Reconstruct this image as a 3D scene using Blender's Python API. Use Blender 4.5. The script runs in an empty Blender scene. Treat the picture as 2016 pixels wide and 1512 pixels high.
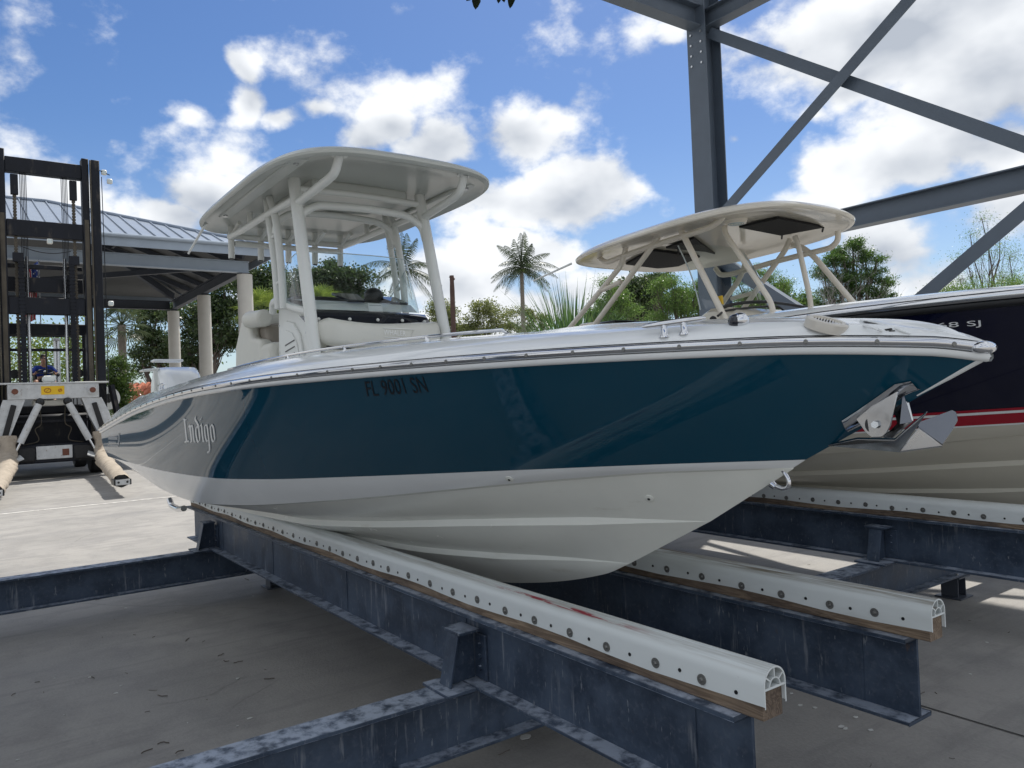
import bpy, bmesh, math, random
import numpy as np
from mathutils import Vector, Matrix
from mathutils.bvhtree import BVHTree

# ---------------------------------------------------------------- camera, world, sun, exposure
scn = bpy.context.scene
COL = scn.collection
EYE = Vector((0, 0, 1.7))                       # a standing person's eye height; X = towards the bows, Y = across the racks
ROT = Matrix(((0.58113253, 0.03756166, 0.81294163),
              (0.81278001, 0.02342792, -0.58209947),
              (-0.04091015, 0.99901965, -0.01691464)))
cam_d = bpy.data.cameras.new('camera'); cam = bpy.data.objects.new('camera', cam_d); COL.objects.link(cam)
cam_d.sensor_width = 36; cam_d.lens = 27.05; cam_d.clip_end = 3000; cam_d.clip_start = 0.05
cam.matrix_world = Matrix.Translation(EYE) @ ROT.to_4x4()
scn.camera = cam

SUN_EL, SUN_DIR = math.radians(60), Vector((-0.50, 0.866, 0)).normalized()   # horizontal direction towards the sun
sun_d = bpy.data.lights.new('sun', 'SUN'); sun = bpy.data.objects.new('sun', sun_d); COL.objects.link(sun)
sun_d.energy = 2.0; sun_d.angle = math.radians(0.6); sun_d.color = (1, .95, .87)
to_sun = Vector((SUN_DIR.x*math.cos(SUN_EL), SUN_DIR.y*math.cos(SUN_EL), math.sin(SUN_EL)))
sun.rotation_euler = to_sun.to_track_quat('Z', 'Y').to_euler()
sun.location = (0, 0, 60)

scn.view_settings.view_transform = 'Standard'; scn.view_settings.look = 'None'
scn.view_settings.gamma = 1; scn.view_settings.use_curve_mapping = False
scn.view_settings.exposure = 1.32

F_ = Vector((-0.8129, 0.5821, 0)); R_ = Vector((0.5821, 0.8129, 0))
def pix_dir(x, y): return (ROT @ Vector((x-1008, -(y-756), -1515))).normalized()
def azel(x, y):
    d = pix_dir(x, y); return math.atan2(d.dot(R_), d.dot(F_)), math.asin(d.z)

def make_world():
    w = bpy.data.worlds.new('World'); scn.world = w; w.use_nodes = True
    nt = w.node_tree; nt.nodes.clear(); N = nt.nodes.new; Lk = nt.links.new
    out = N('ShaderNodeOutputWorld'); bg = N('ShaderNodeBackground'); bg.inputs['Strength'].default_value = 0.115
    sky = N('ShaderNodeTexSky'); sky.sky_type = 'NISHITA'; sky.sun_disc = False
    sky.sun_elevation = SUN_EL; sky.sun_rotation = math.atan2(SUN_DIR.x, SUN_DIR.y)
    sky.air_density = 1.0; sky.dust_density = 0.6; sky.ozone_density = 2.2; sky.altitude = 0
    def m(op, a, b=None, c=None, clamp=False):
        n = N('ShaderNodeMath'); n.operation = op; n.use_clamp = clamp
        for i, v in enumerate((a, b, c)):
            if v is None: continue
            if isinstance(v, (int, float)): n.inputs[i].default_value = v
            else: Lk(v, n.inputs[i])
        return n.outputs[0]
    def vm(op, a, b=None, out=0):
        n = N('ShaderNodeVectorMath'); n.operation = op
        for i, v in enumerate((a, b)):
            if v is None: continue
            if isinstance(v, (tuple, list)): n.inputs[i].default_value = v
            else: Lk(v, n.inputs[i])
        return n.outputs[out]
    def ss(v, lo, hi, a=0., b=1.):
        n = N('ShaderNodeMapRange'); n.interpolation_type = 'SMOOTHSTEP'; Lk(v, n.inputs[0])
        for i, x in enumerate((lo, hi, a, b)): n.inputs[i+1].default_value = x
        return n.outputs[0]
    d = N('ShaderNodeTexCoord').outputs['Generated']
    dF = vm('DOT_PRODUCT', d, tuple(F_), 1); dR = vm('DOT_PRODUCT', d, tuple(R_), 1)
    sep = N('ShaderNodeSeparateXYZ'); Lk(d, sep.inputs[0])
    az = m('ARCTAN2', dR, dF); el = m('ARCSINE', sep.outputs[2])
    cmb = N('ShaderNodeCombineXYZ'); Lk(az, cmb.inputs[0]); Lk(el, cmb.inputs[1]); p = cmb.outputs[0]
    wn = N('ShaderNodeTexNoise'); wn.inputs['Scale'].default_value = 11; wn.inputs['Detail'].default_value = 5; Lk(d, wn.inputs['Vector'])
    p = vm('ADD', p, vm('MULTIPLY', vm('SUBTRACT', wn.outputs['Color'], (.5,.5,.5)), (.075,.060,0)))      # ragged outlines
    blobs = [  # pixel centre, half sizes, weight : where the cumulus stood that day, as directions in the sky
        (478,122,38,36,.80),(490,190,44,48,.92),(545,225,46,26,.70),(622,208,40,20,.52),(362,220,46,22,.48),
        (1010,265,110,75,1.05),(880,290,105,62,1.0),(768,240,52,36,.74),(722,272,52,24,.62),(1060,230,40,40,.8),
        (1130,385,150,72,1.1),(960,400,170,60,1.0),(1220,400,70,50,.8),(1010,500,190,52,.95),(860,545,130,75,.9),(1180,560,160,60,.8),(1000,620,260,55,.85),
        (405,392,96,54,.90),(330,425,84,44,.85),(95,400,90,56,.8),(200,300,26,20,.38),
        (1760,60,330,120,1.25),(1960,120,220,130,1.2),(1560,90,120,80,.85),(1850,190,190,62,1.0),(1700,150,160,60,1.0),
        (1760,320,170,82,1.1),(1930,280,140,72,1.05),(1640,330,90,70,.9),(1600,225,70,34,.66),(1445,262,38,24,.6),
        (1760,490,110,72,1.0),(1980,400,110,70,.8),(1840,560,160,80,.8),(1335,52,40,20,.5),(1620,410,120,40,.7),(560,560,160,60,.6)]
    acc = None
    for (x, y, a, b, wt) in blobs:
        A, E = azel(x, y)
        k = vm('LENGTH', vm('MULTIPLY', vm('SUBTRACT', p, (A, E, 0)), (1515/a/1.18, 1515/b/1.18, 0)), None, 1)
        v = m('MULTIPLY_ADD', k, -wt, wt)
        acc = v if acc is None else m('MAXIMUM', acc, v)
    def fbm(vec, scale, detail, rough=.55, off=(0,0,0)):
        n = N('ShaderNodeTexNoise'); n.inputs['Scale'].default_value = scale; n.inputs['Detail'].default_value = detail
        n.inputs['Roughness'].default_value = rough; Lk(vm('ADD', vec, off), n.inputs['Vector']); return n.outputs[0]
    dz = vm('MULTIPLY', d, (1, 1, 1.5))
    n1 = fbm(dz, 6.5, 8, .52); n2 = fbm(dz, 6.5, 4, .45, (to_sun.x*.02, to_sun.y*.02, .06)); n1s = fbm(dz, 6.5, 4, .45)
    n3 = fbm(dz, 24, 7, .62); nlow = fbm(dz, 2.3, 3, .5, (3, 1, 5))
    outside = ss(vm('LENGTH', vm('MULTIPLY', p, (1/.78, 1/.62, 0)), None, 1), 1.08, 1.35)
    gen = m('MULTIPLY', m('MULTIPLY_ADD', nlow, 5.0, -1.75), outside)  # cloud beyond the view, thickened to add fill light to the shade
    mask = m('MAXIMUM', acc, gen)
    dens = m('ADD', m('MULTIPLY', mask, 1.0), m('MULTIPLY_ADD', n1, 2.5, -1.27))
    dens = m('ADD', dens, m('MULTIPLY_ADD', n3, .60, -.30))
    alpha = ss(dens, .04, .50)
    lit = m('ADD', m('MULTIPLY', m('SUBTRACT', n1s, n2), 2.3), m('MULTIPLY_ADD', n3, .42, .40)); lit = m('ADD', lit, m('MULTIPLY_ADD', n1, 1.1, -.55))
    thick = ss(dens, .45, 1.25)
    lit = m('SUBTRACT', lit, m('MULTIPLY', thick, .34), clamp=True)
    ramp = N('ShaderNodeValToRGB'); Lk(lit, ramp.inputs[0])
    ramp.color_ramp.elements[0].color = (1.75, 1.92, 2.2, 1); ramp.color_ramp.elements[1].color = (3.55, 3.64, 3.75, 1)
    ramp.color_ramp.elements[0].position = .02; ramp.color_ramp.elements[1].position = .80
    hs = N('ShaderNodeHueSaturation'); hs.inputs['Saturation'].default_value = 1.26; hs.inputs['Value'].default_value = .40; hs.inputs['Hue'].default_value = .508; Lk(sky.outputs[0], hs.inputs['Color'])
    hz = N('ShaderNodeMixRGB'); Lk(ss(el, .02, .34, .34, 0.), hz.inputs[0]); Lk(hs.outputs[0], hz.inputs[1]); hz.inputs[2].default_value = (2.0, 2.6, 3.4, 1)
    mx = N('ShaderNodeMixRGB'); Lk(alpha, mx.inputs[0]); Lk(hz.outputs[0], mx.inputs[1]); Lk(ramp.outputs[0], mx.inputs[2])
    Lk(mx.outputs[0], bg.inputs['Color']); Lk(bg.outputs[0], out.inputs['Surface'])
    w.cycles.sampling_method = 'MANUAL'; w.cycles.sample_map_resolution = 1024
make_world()

# ---------------------------------------------------------------- helpers
random.seed(7); rng = np.random.default_rng(7)
def P(x, y, ax, v):                             # the point of the plane axis=v on the sight line measured in the photograph
    d = pix_dir(x, y); t = (v-EYE[ax])/d[ax]; return EYE+d*t
def interp(x, tab):                             # smooth table lookup (monotone cubic)
    xs = [t[0] for t in tab]; ys = [t[1] for t in tab]
    if x <= xs[0]: return ys[0]
    if x >= xs[-1]: return ys[-1]
    i = next(k for k in range(len(xs)-1) if x <= xs[k+1])
    def sl(k):
        if k <= 0 or k >= len(xs)-1: return 0 if len(xs) < 3 else (ys[min(k+1,len(xs)-1)]-ys[max(k-1,0)])/(xs[min(k+1,len(xs)-1)]-xs[max(k-1,0)])
        a = (ys[k]-ys[k-1])/(xs[k]-xs[k-1]); b = (ys[k+1]-ys[k])/(xs[k+1]-xs[k])
        return 0 if a*b <= 0 else 2*a*b/(a+b)
    h = xs[i+1]-xs[i]; t = (x-xs[i])/h
    return (2*t**3-3*t*t+1)*ys[i]+(t**3-2*t*t+t)*h*sl(i)+(-2*t**3+3*t*t)*ys[i+1]+(t**3-t*t)*h*sl(i+1)

def thing(name, label, cat, loc=(0,0,0), group=None):
    o = bpy.data.objects.new(name, None); COL.objects.link(o); o.location = loc; o.empty_display_size = .1
    o['label'] = label; o['category'] = cat
    if group: o['group'] = group
    return o
def tag(o, label, cat, group=None):
    o['label'] = label; o['category'] = cat
    if group: o['group'] = group
    return o
def wloc(o):
    l = Vector((0,0,0))
    while o is not None: l += o.location; o = o.parent
    return l
def copy_tree(o, parent=None):
    c = o.copy(); COL.objects.link(c); c.parent = parent
    for ch in list(o.children): copy_tree(ch, c)
    return c

class MB:
    def __init__(s): s.v = []; s.f = []
    def add(s, vs, fs):
        n = len(s.v); s.v += [tuple(p) for p in vs]; s.f += [tuple(i+n for i in f) for f in fs]; return s
    def box(s, lo, hi):
        x0,y0,z0 = lo; x1,y1,z1 = hi
        return s.add([(x0,y0,z0),(x1,y0,z0),(x1,y1,z0),(x0,y1,z0),(x0,y0,z1),(x1,y0,z1),(x1,y1,z1),(x0,y1,z1)],
                     [(0,3,2,1),(4,5,6,7),(0,1,5,4),(1,2,6,5),(2,3,7,6),(3,0,4,7)])
    def beam(s, a, b, w, h, up=(0,0,1)):          # solid bar a->b, w sideways, h along up
        a = Vector(a); b = Vector(b); d = (b-a).normalized(); u = Vector(up); sd = d.cross(u)
        if sd.length < 1e-4: sd = d.cross(Vector((1,0,0)))
        sd.normalize(); u = sd.cross(d).normalized()
        q = [(-1,-1),(1,-1),(1,1),(-1,1)]
        return s.add([p+sd*(i*w/2)+u*(j*h/2) for p in (a,b) for i,j in q],
                     [(0,1,2,3),(7,6,5,4),(0,4,5,1),(1,5,6,2),(2,6,7,3),(3,7,4,0)])
    def ibeam(s, a, b, w, h, tf=.014, tw=.010, up=(0,0,1)):
        a = Vector(a); b = Vector(b); d = (b-a).normalized(); u = Vector(up); sd = d.cross(u).normalized(); u = sd.cross(d).normalized()
        W, Hh, t, k = w/2, h/2, tf, tw/2
        pr = [(-W,-Hh),(W,-Hh),(W,-Hh+t),(k,-Hh+t),(k,Hh-t),(W,Hh-t),(W,Hh),(-W,Hh),(-W,Hh-t),(-k,Hh-t),(-k,-Hh+t),(-W,-Hh+t)]
        n = len(pr); vs = [p+sd*x+u*y for p in (a,b) for x,y in pr]
        fs = [(i,i+n,(i+1)%n+n,(i+1)%n) for i in range(n)]
        for base, rev in ((0,0),(n,1)):
            for f in ((0,1,2,11),(11,2,3,10),(10,3,4,9),(9,4,5,8),(8,5,6,7)):
                g = tuple(i+base for i in f); fs.append(g[::-1] if not rev else g)
        return s.add(vs, [f[::-1] for f in fs])
    def tube(s, pts, r, n=10, caps=True):
        pts = [Vector(p) for p in pts]; m = len(pts); rr = r if isinstance(r,(list,tuple)) else [r]*m
        t0 = (pts[1]-pts[0]).normalized(); u = t0.orthogonal().normalized(); rings = []
        for i,p in enumerate(pts):
            t = (pts[min(i+1,m-1)]-pts[max(i-1,0)]).normalized()
            u = (u-t*u.dot(t)).normalized(); w = t.cross(u)
            rings.append([p+(u*math.cos(2*math.pi*k/n)+w*math.sin(2*math.pi*k/n))*rr[i] for k in range(n)])
        vs = [q for rg in rings for q in rg]
        fs = [(i*n+k,i*n+(k+1)%n,(i+1)*n+(k+1)%n,(i+1)*n+k) for i in range(m-1) for k in range(n)]
        if caps: fs += [tuple(range(n-1,-1,-1)), tuple(range((m-1)*n,m*n))]
        return s.add(vs, fs)
    def grid(s, rows, close=False):
        m = len(rows); n = len(rows[0]); vs = [p for r in rows for p in r]
        fs = [(i*n+k,i*n+(k+1)%n,(i+1)*n+(k+1)%n,(i+1)*n+k) for i in range(m-1) for k in range(n if close else n-1)]
        return s.add(vs, fs)
    def poly(s, pts, th, nrm=None):               # flat outline with thickness th along its normal
        pts = [Vector(p) for p in pts]; n = len(pts)
        if nrm is None:
            nrm = Vector((0,0,0))
            for i in range(n): nrm += pts[i].cross(pts[(i+1)%n])
        nrm = Vector(nrm).normalized()
        vs = [p-nrm*th/2 for p in pts]+[p+nrm*th/2 for p in pts]
        return s.add(vs, [tuple(range(n-1,-1,-1)), tuple(range(n,2*n))]+[(i,(i+1)%n,(i+1)%n+n,i+n) for i in range(n)])
    def ball(s, c, r, nu=14, nv=9):
        c = Vector(c); r = r if isinstance(r,(tuple,list)) else (r,r,r)
        vs = [c+Vector((0,0,r[2]))]; fs = []
        for j in range(1,nv):
            a = math.pi*j/nv
            vs += [c+Vector((r[0]*math.sin(a)*math.cos(2*math.pi*k/nu), r[1]*math.sin(a)*math.sin(2*math.pi*k/nu), r[2]*math.cos(a))) for k in range(nu)]
        vs.append(c-Vector((0,0,r[2]))); L = len(vs)-1
        for k in range(nu):
            fs.append((0,1+k,1+(k+1)%nu)); fs.append((L, 1+(nv-2)*nu+(k+1)%nu, 1+(nv-2)*nu+k))
            for j in range(nv-2): fs.append((1+j*nu+k,1+(j+1)*nu+k,1+(j+1)*nu+(k+1)%nu,1+j*nu+(k+1)%nu))
        return s.add(vs, fs)
    def cyl(s, a, b, r, n=16): return s.tube([a,b], r, n)
    def build(s, name, mat, parent=None, smooth=True, angle=38, bevel=0, seg=2, origin=None):
        off = wloc(parent) if parent is not None else Vector(origin or (0,0,0))
        me = bpy.data.meshes.new(name)
        me.from_pydata([(x-off.x,y-off.y,z-off.z) for x,y,z in s.v], [], s.f); me.validate(); me.update()
        if mat is not None: me.materials.append(mat)
        if smooth:
            me.shade_smooth(); me.set_sharp_from_angle(angle=math.radians(angle))
        o = bpy.data.objects.new(name, me); COL.objects.link(o); o.parent = parent
        if parent is None: o.location = off
        if bevel:
            b = o.modifiers.new('bevel','BEVEL'); b.width = bevel; b.segments = seg; b.limit_method = 'ANGLE'; b.angle_limit = math.radians(40)
        return o
def inst(o, loc, parent, rot=None, name=None):     # another of an existing piece, sharing its mesh
    c = bpy.data.objects.new(name or o.name.split('.')[0], o.data); COL.objects.link(c); c.parent = parent
    c.location = Vector(loc)-wloc(parent)
    if rot: c.rotation_euler = rot
    return c
def arc_pts(pts, k=6):                             # rounded path through control points (Catmull-Rom)
    pts = [Vector(p) for p in pts]; q = [pts[0]*2-pts[1]]+pts+[pts[-1]*2-pts[-2]]; out = []
    for i in range(1,len(q)-2):
        for j in range(k):
            t = j/k; a,b,c,d = q[i-1],q[i],q[i+1],q[i+2]
            out.append(.5*((2*b)+(c-a)*t+(2*a-5*b+4*c-d)*t*t+(3*b-a-3*c+d)*t**3))
    return out+[pts[-1]]
def fillet(pts, r, k=5):                           # polyline with rounded corners
    pts = [Vector(p) for p in pts]; out = [pts[0]]
    for i in range(1,len(pts)-1):
        a = pts[i-1]-pts[i]; b = pts[i+1]-pts[i]; rr = min(r, a.length*.45, b.length*.45)
        p = pts[i]+a.normalized()*rr; q = pts[i]+b.normalized()*rr
        out += [p.lerp(pts[i],t/k).lerp(pts[i].lerp(q,t/k),t/k) for t in range(k+1)]
    return out+[pts[-1]]

# ---------------------------------------------------------------- materials
MATS = {}
def mat(name, col=(.5,.5,.5), rough=.5, metal=0., coat=0., var=0., vscale=8., bump=0., bscale=60., spec=.5, trans=0., alpha=1., stretch=(1,1,1), col2=None, c2lo=.5, c2hi=.7, c2scale=10., rvar=0., detail=6, c2stretch=None):
    if name in MATS: return MATS[name]
    m = bpy.data.materials.new(name); m.use_nodes = True; nt = m.node_tree; N = nt.nodes.new; Lk = nt.links.new
    b = nt.nodes['Principled BSDF']; b.inputs['Base Color'].default_value = (*col,1); b.inputs['Roughness'].default_value = rough
    b.inputs['Metallic'].default_value = metal; b.inputs['Coat Weight'].default_value = coat; b.inputs['Coat Roughness'].default_value = .03
    b.inputs['Specular IOR Level'].default_value = spec
    if trans: b.inputs['Transmission Weight'].default_value = trans
    if var or bump or col2 or rvar:
        tc = N('ShaderNodeTexCoord'); gp = N('ShaderNodeNewGeometry')
        def noise(scale, st, det=detail, seed=0.):
            mp = N('ShaderNodeMapping'); mp.inputs['Scale'].default_value = st; mp.inputs['Location'].default_value = (seed,seed*.7,seed*1.3); Lk(gp.outputs['Position'], mp.inputs[0])
            n = N('ShaderNodeTexNoise'); n.inputs['Scale'].default_value = scale; n.inputs['Detail'].default_value = det; n.inputs['Roughness'].default_value = .6
            Lk(mp.outputs[0], n.inputs['Vector']); return n.outputs[0]
        c = None
        if var:
            r = N('ShaderNodeMapRange'); Lk(noise(vscale, stretch), r.inputs[0]); r.inputs[1].default_value=.25; r.inputs[2].default_value=.75; r.inputs[3].default_value=1-var; r.inputs[4].default_value=1+var
            mx = N('ShaderNodeVectorMath'); mx.operation='SCALE'; mx.inputs[0].default_value = col; Lk(r.outputs[0], mx.inputs['Scale']); c = mx.outputs[0]
        if col2:
            r = N('ShaderNodeMapRange'); r.interpolation_type='SMOOTHSTEP'; Lk(noise(c2scale, c2stretch or stretch, 8, 3.1), r.inputs[0]); r.inputs[1].default_value=c2lo; r.inputs[2].default_value=c2hi
            mx = N('ShaderNodeMixRGB'); Lk(r.outputs[0], mx.inputs[0]); mx.inputs[2].default_value=(*col2,1)
            if c is not None: Lk(c, mx.inputs[1])
            else: mx.inputs[1].default_value=(*col,1)
            c = mx.outputs[0]
        if c is not None: Lk(c, b.inputs['Base Color'])
        if rvar:
            r = N('ShaderNodeMapRange'); Lk(noise(vscale*1.7, stretch, 5, 8.), r.inputs[0]); r.inputs[1].default_value=.3; r.inputs[2].default_value=.7; r.inputs[3].default_value=max(0.02,rough-rvar); r.inputs[4].default_value=min(1,rough+rvar); Lk(r.outputs[0], b.inputs['Roughness'])
        if bump:
            bp = N('ShaderNodeBump'); bp.inputs['Strength'].default_value = bump; bp.inputs['Distance'].default_value = .01; Lk(noise(bscale, stretch, 5, 5.), bp.inputs['Height']); Lk(bp.outputs[0], b.inputs['Normal'])
    MATS[name] = m; return m
def nodes_of(m): return m.node_tree, m.node_tree.nodes['Principled BSDF']
BLUE = mat('blue gelcoat', (.004,.056,.098), .03, bump=.012, bscale=3.5, coat=.0, spec=.42)
NAVY = mat('navy gelcoat', (.003,.004,.018), .06, coat=.3, spec=.45)
WHITE = mat('white gelcoat', (.78,.80,.80), .12, coat=.25, var=.03, vscale=3)
BOTTOM = mat('off white bottom gelcoat', (.80,.81,.75), .22, var=.05, vscale=2.5, rvar=.06, col2=(.60,.58,.50), c2lo=.58, c2hi=.80, c2scale=4, c2stretch=(.5,1,2.2))
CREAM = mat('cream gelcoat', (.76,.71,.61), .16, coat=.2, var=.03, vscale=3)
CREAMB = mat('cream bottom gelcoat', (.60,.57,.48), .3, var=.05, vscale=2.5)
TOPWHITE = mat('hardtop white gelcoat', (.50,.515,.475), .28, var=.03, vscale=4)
PIPE = mat('white powder coated pipe', (.74,.75,.71), .28, var=.02)
PIPEC = mat('cream powder coated pipe', (.76,.70,.60), .3, var=.02)
CHROME = mat('polished stainless', (.66,.67,.69), .07, metal=1., rvar=.03, vscale=5)
WASHER = mat('dull zinc washer', (.22,.22,.21), .5, metal=.8, rvar=.1, vscale=30); STEEL = mat('brushed stainless', (.6,.61,.62), .3, metal=1., rvar=.1, vscale=12)
VINYL = mat('pale vinyl upholstery', (.66,.65,.58), .45, var=.03, bump=.12, bscale=90)
VINYLD = mat('taupe vinyl upholstery', (.36,.32,.27), .5, var=.03, bump=.12, bscale=90)
BLACK = mat('black plastic', (.008,.009,.011), .35, var=.2, vscale=10)
GLOSSBLK = mat('dark tinted acrylic', (.004,.006,.014), .05, coat=.5)
RUBBER = mat('black rubber', (.015,.015,.016), .75, var=.3, vscale=12, bump=.2)
CLOTH = mat('black mesh fabric', (.008,.008,.009), .85, bump=.3, bscale=300)
RED = mat('red stripe vinyl', (.32,.006,.02), .15, coat=.2)
DECAL = mat('white lettering vinyl', (.74,.76,.76), .3)
DECALG = mat('grey lettering shadow vinyl', (.22,.25,.28), .35)
BLKLET = mat('black lettering vinyl', (.006,.007,.012), .3)
PAINTW = mat('worn white forklift paint', (.50,.515,.52), .45, var=.16, vscale=6, col2=(.25,.2,.15), c2lo=.60, c2hi=.72, c2scale=14)
FORKBLK = mat('black mast paint', (.007,.009,.015), .55, spec=.3, var=.35, vscale=4, col2=(.05,.045,.04), c2lo=.56, c2hi=.72, c2scale=5, stretch=(1,1,.35))
GREASE = mat('greasy worn mast steel', (.075,.065,.05), .5, metal=.5, var=.5, vscale=5, stretch=(1,1,.3))
YELLOW = mat('yellow warning sticker', (.72,.45,.01), .5)
SLEEVE = mat('tan canvas fork sleeve', (.35,.30,.24), .85, var=.22, vscale=5, bump=.5, bscale=22, col2=(.16,.12,.09), c2lo=.58, c2hi=.72, c2scale=6)
FRAME = mat('grey painted structural steel', (.11,.14,.18), .45, var=.10, vscale=3, bump=.03, bscale=40)
CONCOL = mat('painted concrete column', (.58,.56,.51), .8, var=.06, vscale=3, bump=.1, bscale=30)
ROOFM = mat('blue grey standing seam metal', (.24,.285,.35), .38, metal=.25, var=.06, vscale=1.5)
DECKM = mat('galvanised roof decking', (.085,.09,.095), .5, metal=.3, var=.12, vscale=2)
DARKSTEEL = mat('dark blue grey steel', (.055,.065,.085), .5, var=.12, vscale=3)
FASCIA = mat('pale blue fascia metal', (.33,.39,.46), .45, var=.08, vscale=2)

def galvanised():
    m = mat('weathered galvanised beam', (.06,.075,.105), .55, metal=.25); nt, b = nodes_of(m); N = nt.nodes.new; Lk = nt.links.new
    g = N('ShaderNodeNewGeometry')
    def noise(scale, st, det, lo, hi, seed):
        mp = N('ShaderNodeMapping'); mp.inputs['Scale'].default_value = st; mp.inputs['Location'].default_value=(seed,seed,seed); Lk(g.outputs['Position'], mp.inputs[0])
        n = N('ShaderNodeTexNoise'); n.inputs['Scale'].default_value = scale; n.inputs['Detail'].default_value = det; n.inputs['Roughness'].default_value=.65; Lk(mp.outputs[0], n.inputs['Vector'])
        r = N('ShaderNodeMapRange'); r.interpolation_type='SMOOTHSTEP'; r.inputs[1].default_value=lo; r.inputs[2].default_value=hi; Lk(n.outputs[0], r.inputs[0]); return r.outputs[0]
    def mix(f, a, col):
        x = N('ShaderNodeMixRGB'); Lk(f, x.inputs[0])
        if isinstance(a, tuple): x.inputs[1].default_value=(*a,1)
        else: Lk(a, x.inputs[1])
        x.inputs[2].default_value=(*col,1); return x.outputs[0]
    def mul(a, b2, k=1.):
        n = N('ShaderNodeMath'); n.operation='MULTIPLY'; Lk(a, n.inputs[0])
        if isinstance(b2, float): n.inputs[1].default_value=b2
        else: Lk(b2, n.inputs[1])
        return n.outputs[0]
    blot = noise(5, (1,1,1), 6, .35, .65, 2.); c = mix(blot, (.033,.051,.083), (.068,.097,.146))
    fine = noise(42, (1,1,1), 5, .5, .72, 4.); c = mix(mul(fine, .28), c, (.15,.17,.21))
    # lime runs: narrow vertical streaks, gathered in patches
    st = noise(26, (1,1,.09), 4, .56, .68, 9.); patch = noise(1.6, (1,1,1.3), 4, .46, .62, 13.)
    c = mix(mul(mul(st, patch), .38), c, (.42,.44,.47))
    drip = noise(52, (1,1,.2), 3, .665, .71, 17.); c = mix(mul(drip, .38), c, (.42,.44,.46))
    # upper faces are mottled and painted paler blue, as if lit by the sky
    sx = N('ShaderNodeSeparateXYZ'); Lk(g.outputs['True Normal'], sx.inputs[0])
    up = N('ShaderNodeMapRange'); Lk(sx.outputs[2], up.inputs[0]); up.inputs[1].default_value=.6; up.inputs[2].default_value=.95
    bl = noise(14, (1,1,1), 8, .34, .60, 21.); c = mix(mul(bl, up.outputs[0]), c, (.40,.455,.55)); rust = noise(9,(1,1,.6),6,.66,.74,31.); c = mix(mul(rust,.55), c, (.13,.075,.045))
    Lk(c, b.inputs['Base Color'])
    rr = N('ShaderNodeMapRange'); Lk(blot, rr.inputs[0]); rr.inputs[3].default_value=.42; rr.inputs[4].default_value=.62; Lk(rr.outputs[0], b.inputs['Roughness'])
    bp = N('ShaderNodeBump'); bp.inputs['Strength'].default_value=.12; bp.inputs['Distance'].default_value=.004; Lk(fine, bp.inputs['Height']); Lk(bp.outputs[0], b.inputs['Normal'])
    return m
GALV = galvanised()

def timber():
    m = mat('weathered treated timber', (.25,.17,.10), .75); nt, b = nodes_of(m); N = nt.nodes.new; Lk = nt.links.new
    g = N('ShaderNodeNewGeometry'); mp = N('ShaderNodeMapping'); mp.inputs['Scale'].default_value=(.9,12,12); Lk(g.outputs['Position'], mp.inputs[0])
    n = N('ShaderNodeTexNoise'); n.inputs['Scale'].default_value=2.2; n.inputs['Detail'].default_value=8; n.inputs['Distortion'].default_value=1.5; Lk(mp.outputs[0], n.inputs['Vector'])
    w = N('ShaderNodeMath'); w.operation='PINGPONG'; k = N('ShaderNodeMath'); k.operation='MULTIPLY'; k.inputs[1].default_value=9; Lk(n.outputs[0], k.inputs[0]); Lk(k.outputs[0], w.inputs[0]); w.inputs[1].default_value=1
    r = N('ShaderNodeValToRGB'); Lk(w.outputs[0], r.inputs[0]); r.color_ramp.elements[0].color=(.15,.105,.07,1); r.color_ramp.elements[1].color=(.29,.215,.145,1)
    n2 = N('ShaderNodeTexNoise'); n2.inputs['Scale'].default_value=3; n2.inputs['Detail'].default_value=6; Lk(g.outputs['Position'], n2.inputs['Vector'])
    mx = N('ShaderNodeMixRGB'); mx.blend_type='MULTIPLY'; rr=N('ShaderNodeMapRange'); Lk(n2.outputs[0], rr.inputs[0]); rr.inputs[1].default_value=.4; rr.inputs[2].default_value=.62; Lk(rr.outputs[0], mx.inputs[0]); Lk(r.outputs[0], mx.inputs[1]); mx.inputs[2].default_value=(.55,.55,.6,1)
    Lk(mx.outputs[0], b.inputs['Base Color'])
    bp = N('ShaderNodeBump'); bp.inputs['Strength'].default_value=.3; bp.inputs['Distance'].default_value=.004; Lk(w.outputs[0], bp.inputs['Height']); Lk(bp.outputs[0], b.inputs['Normal'])
    return m
TIMBER = timber()

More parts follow.
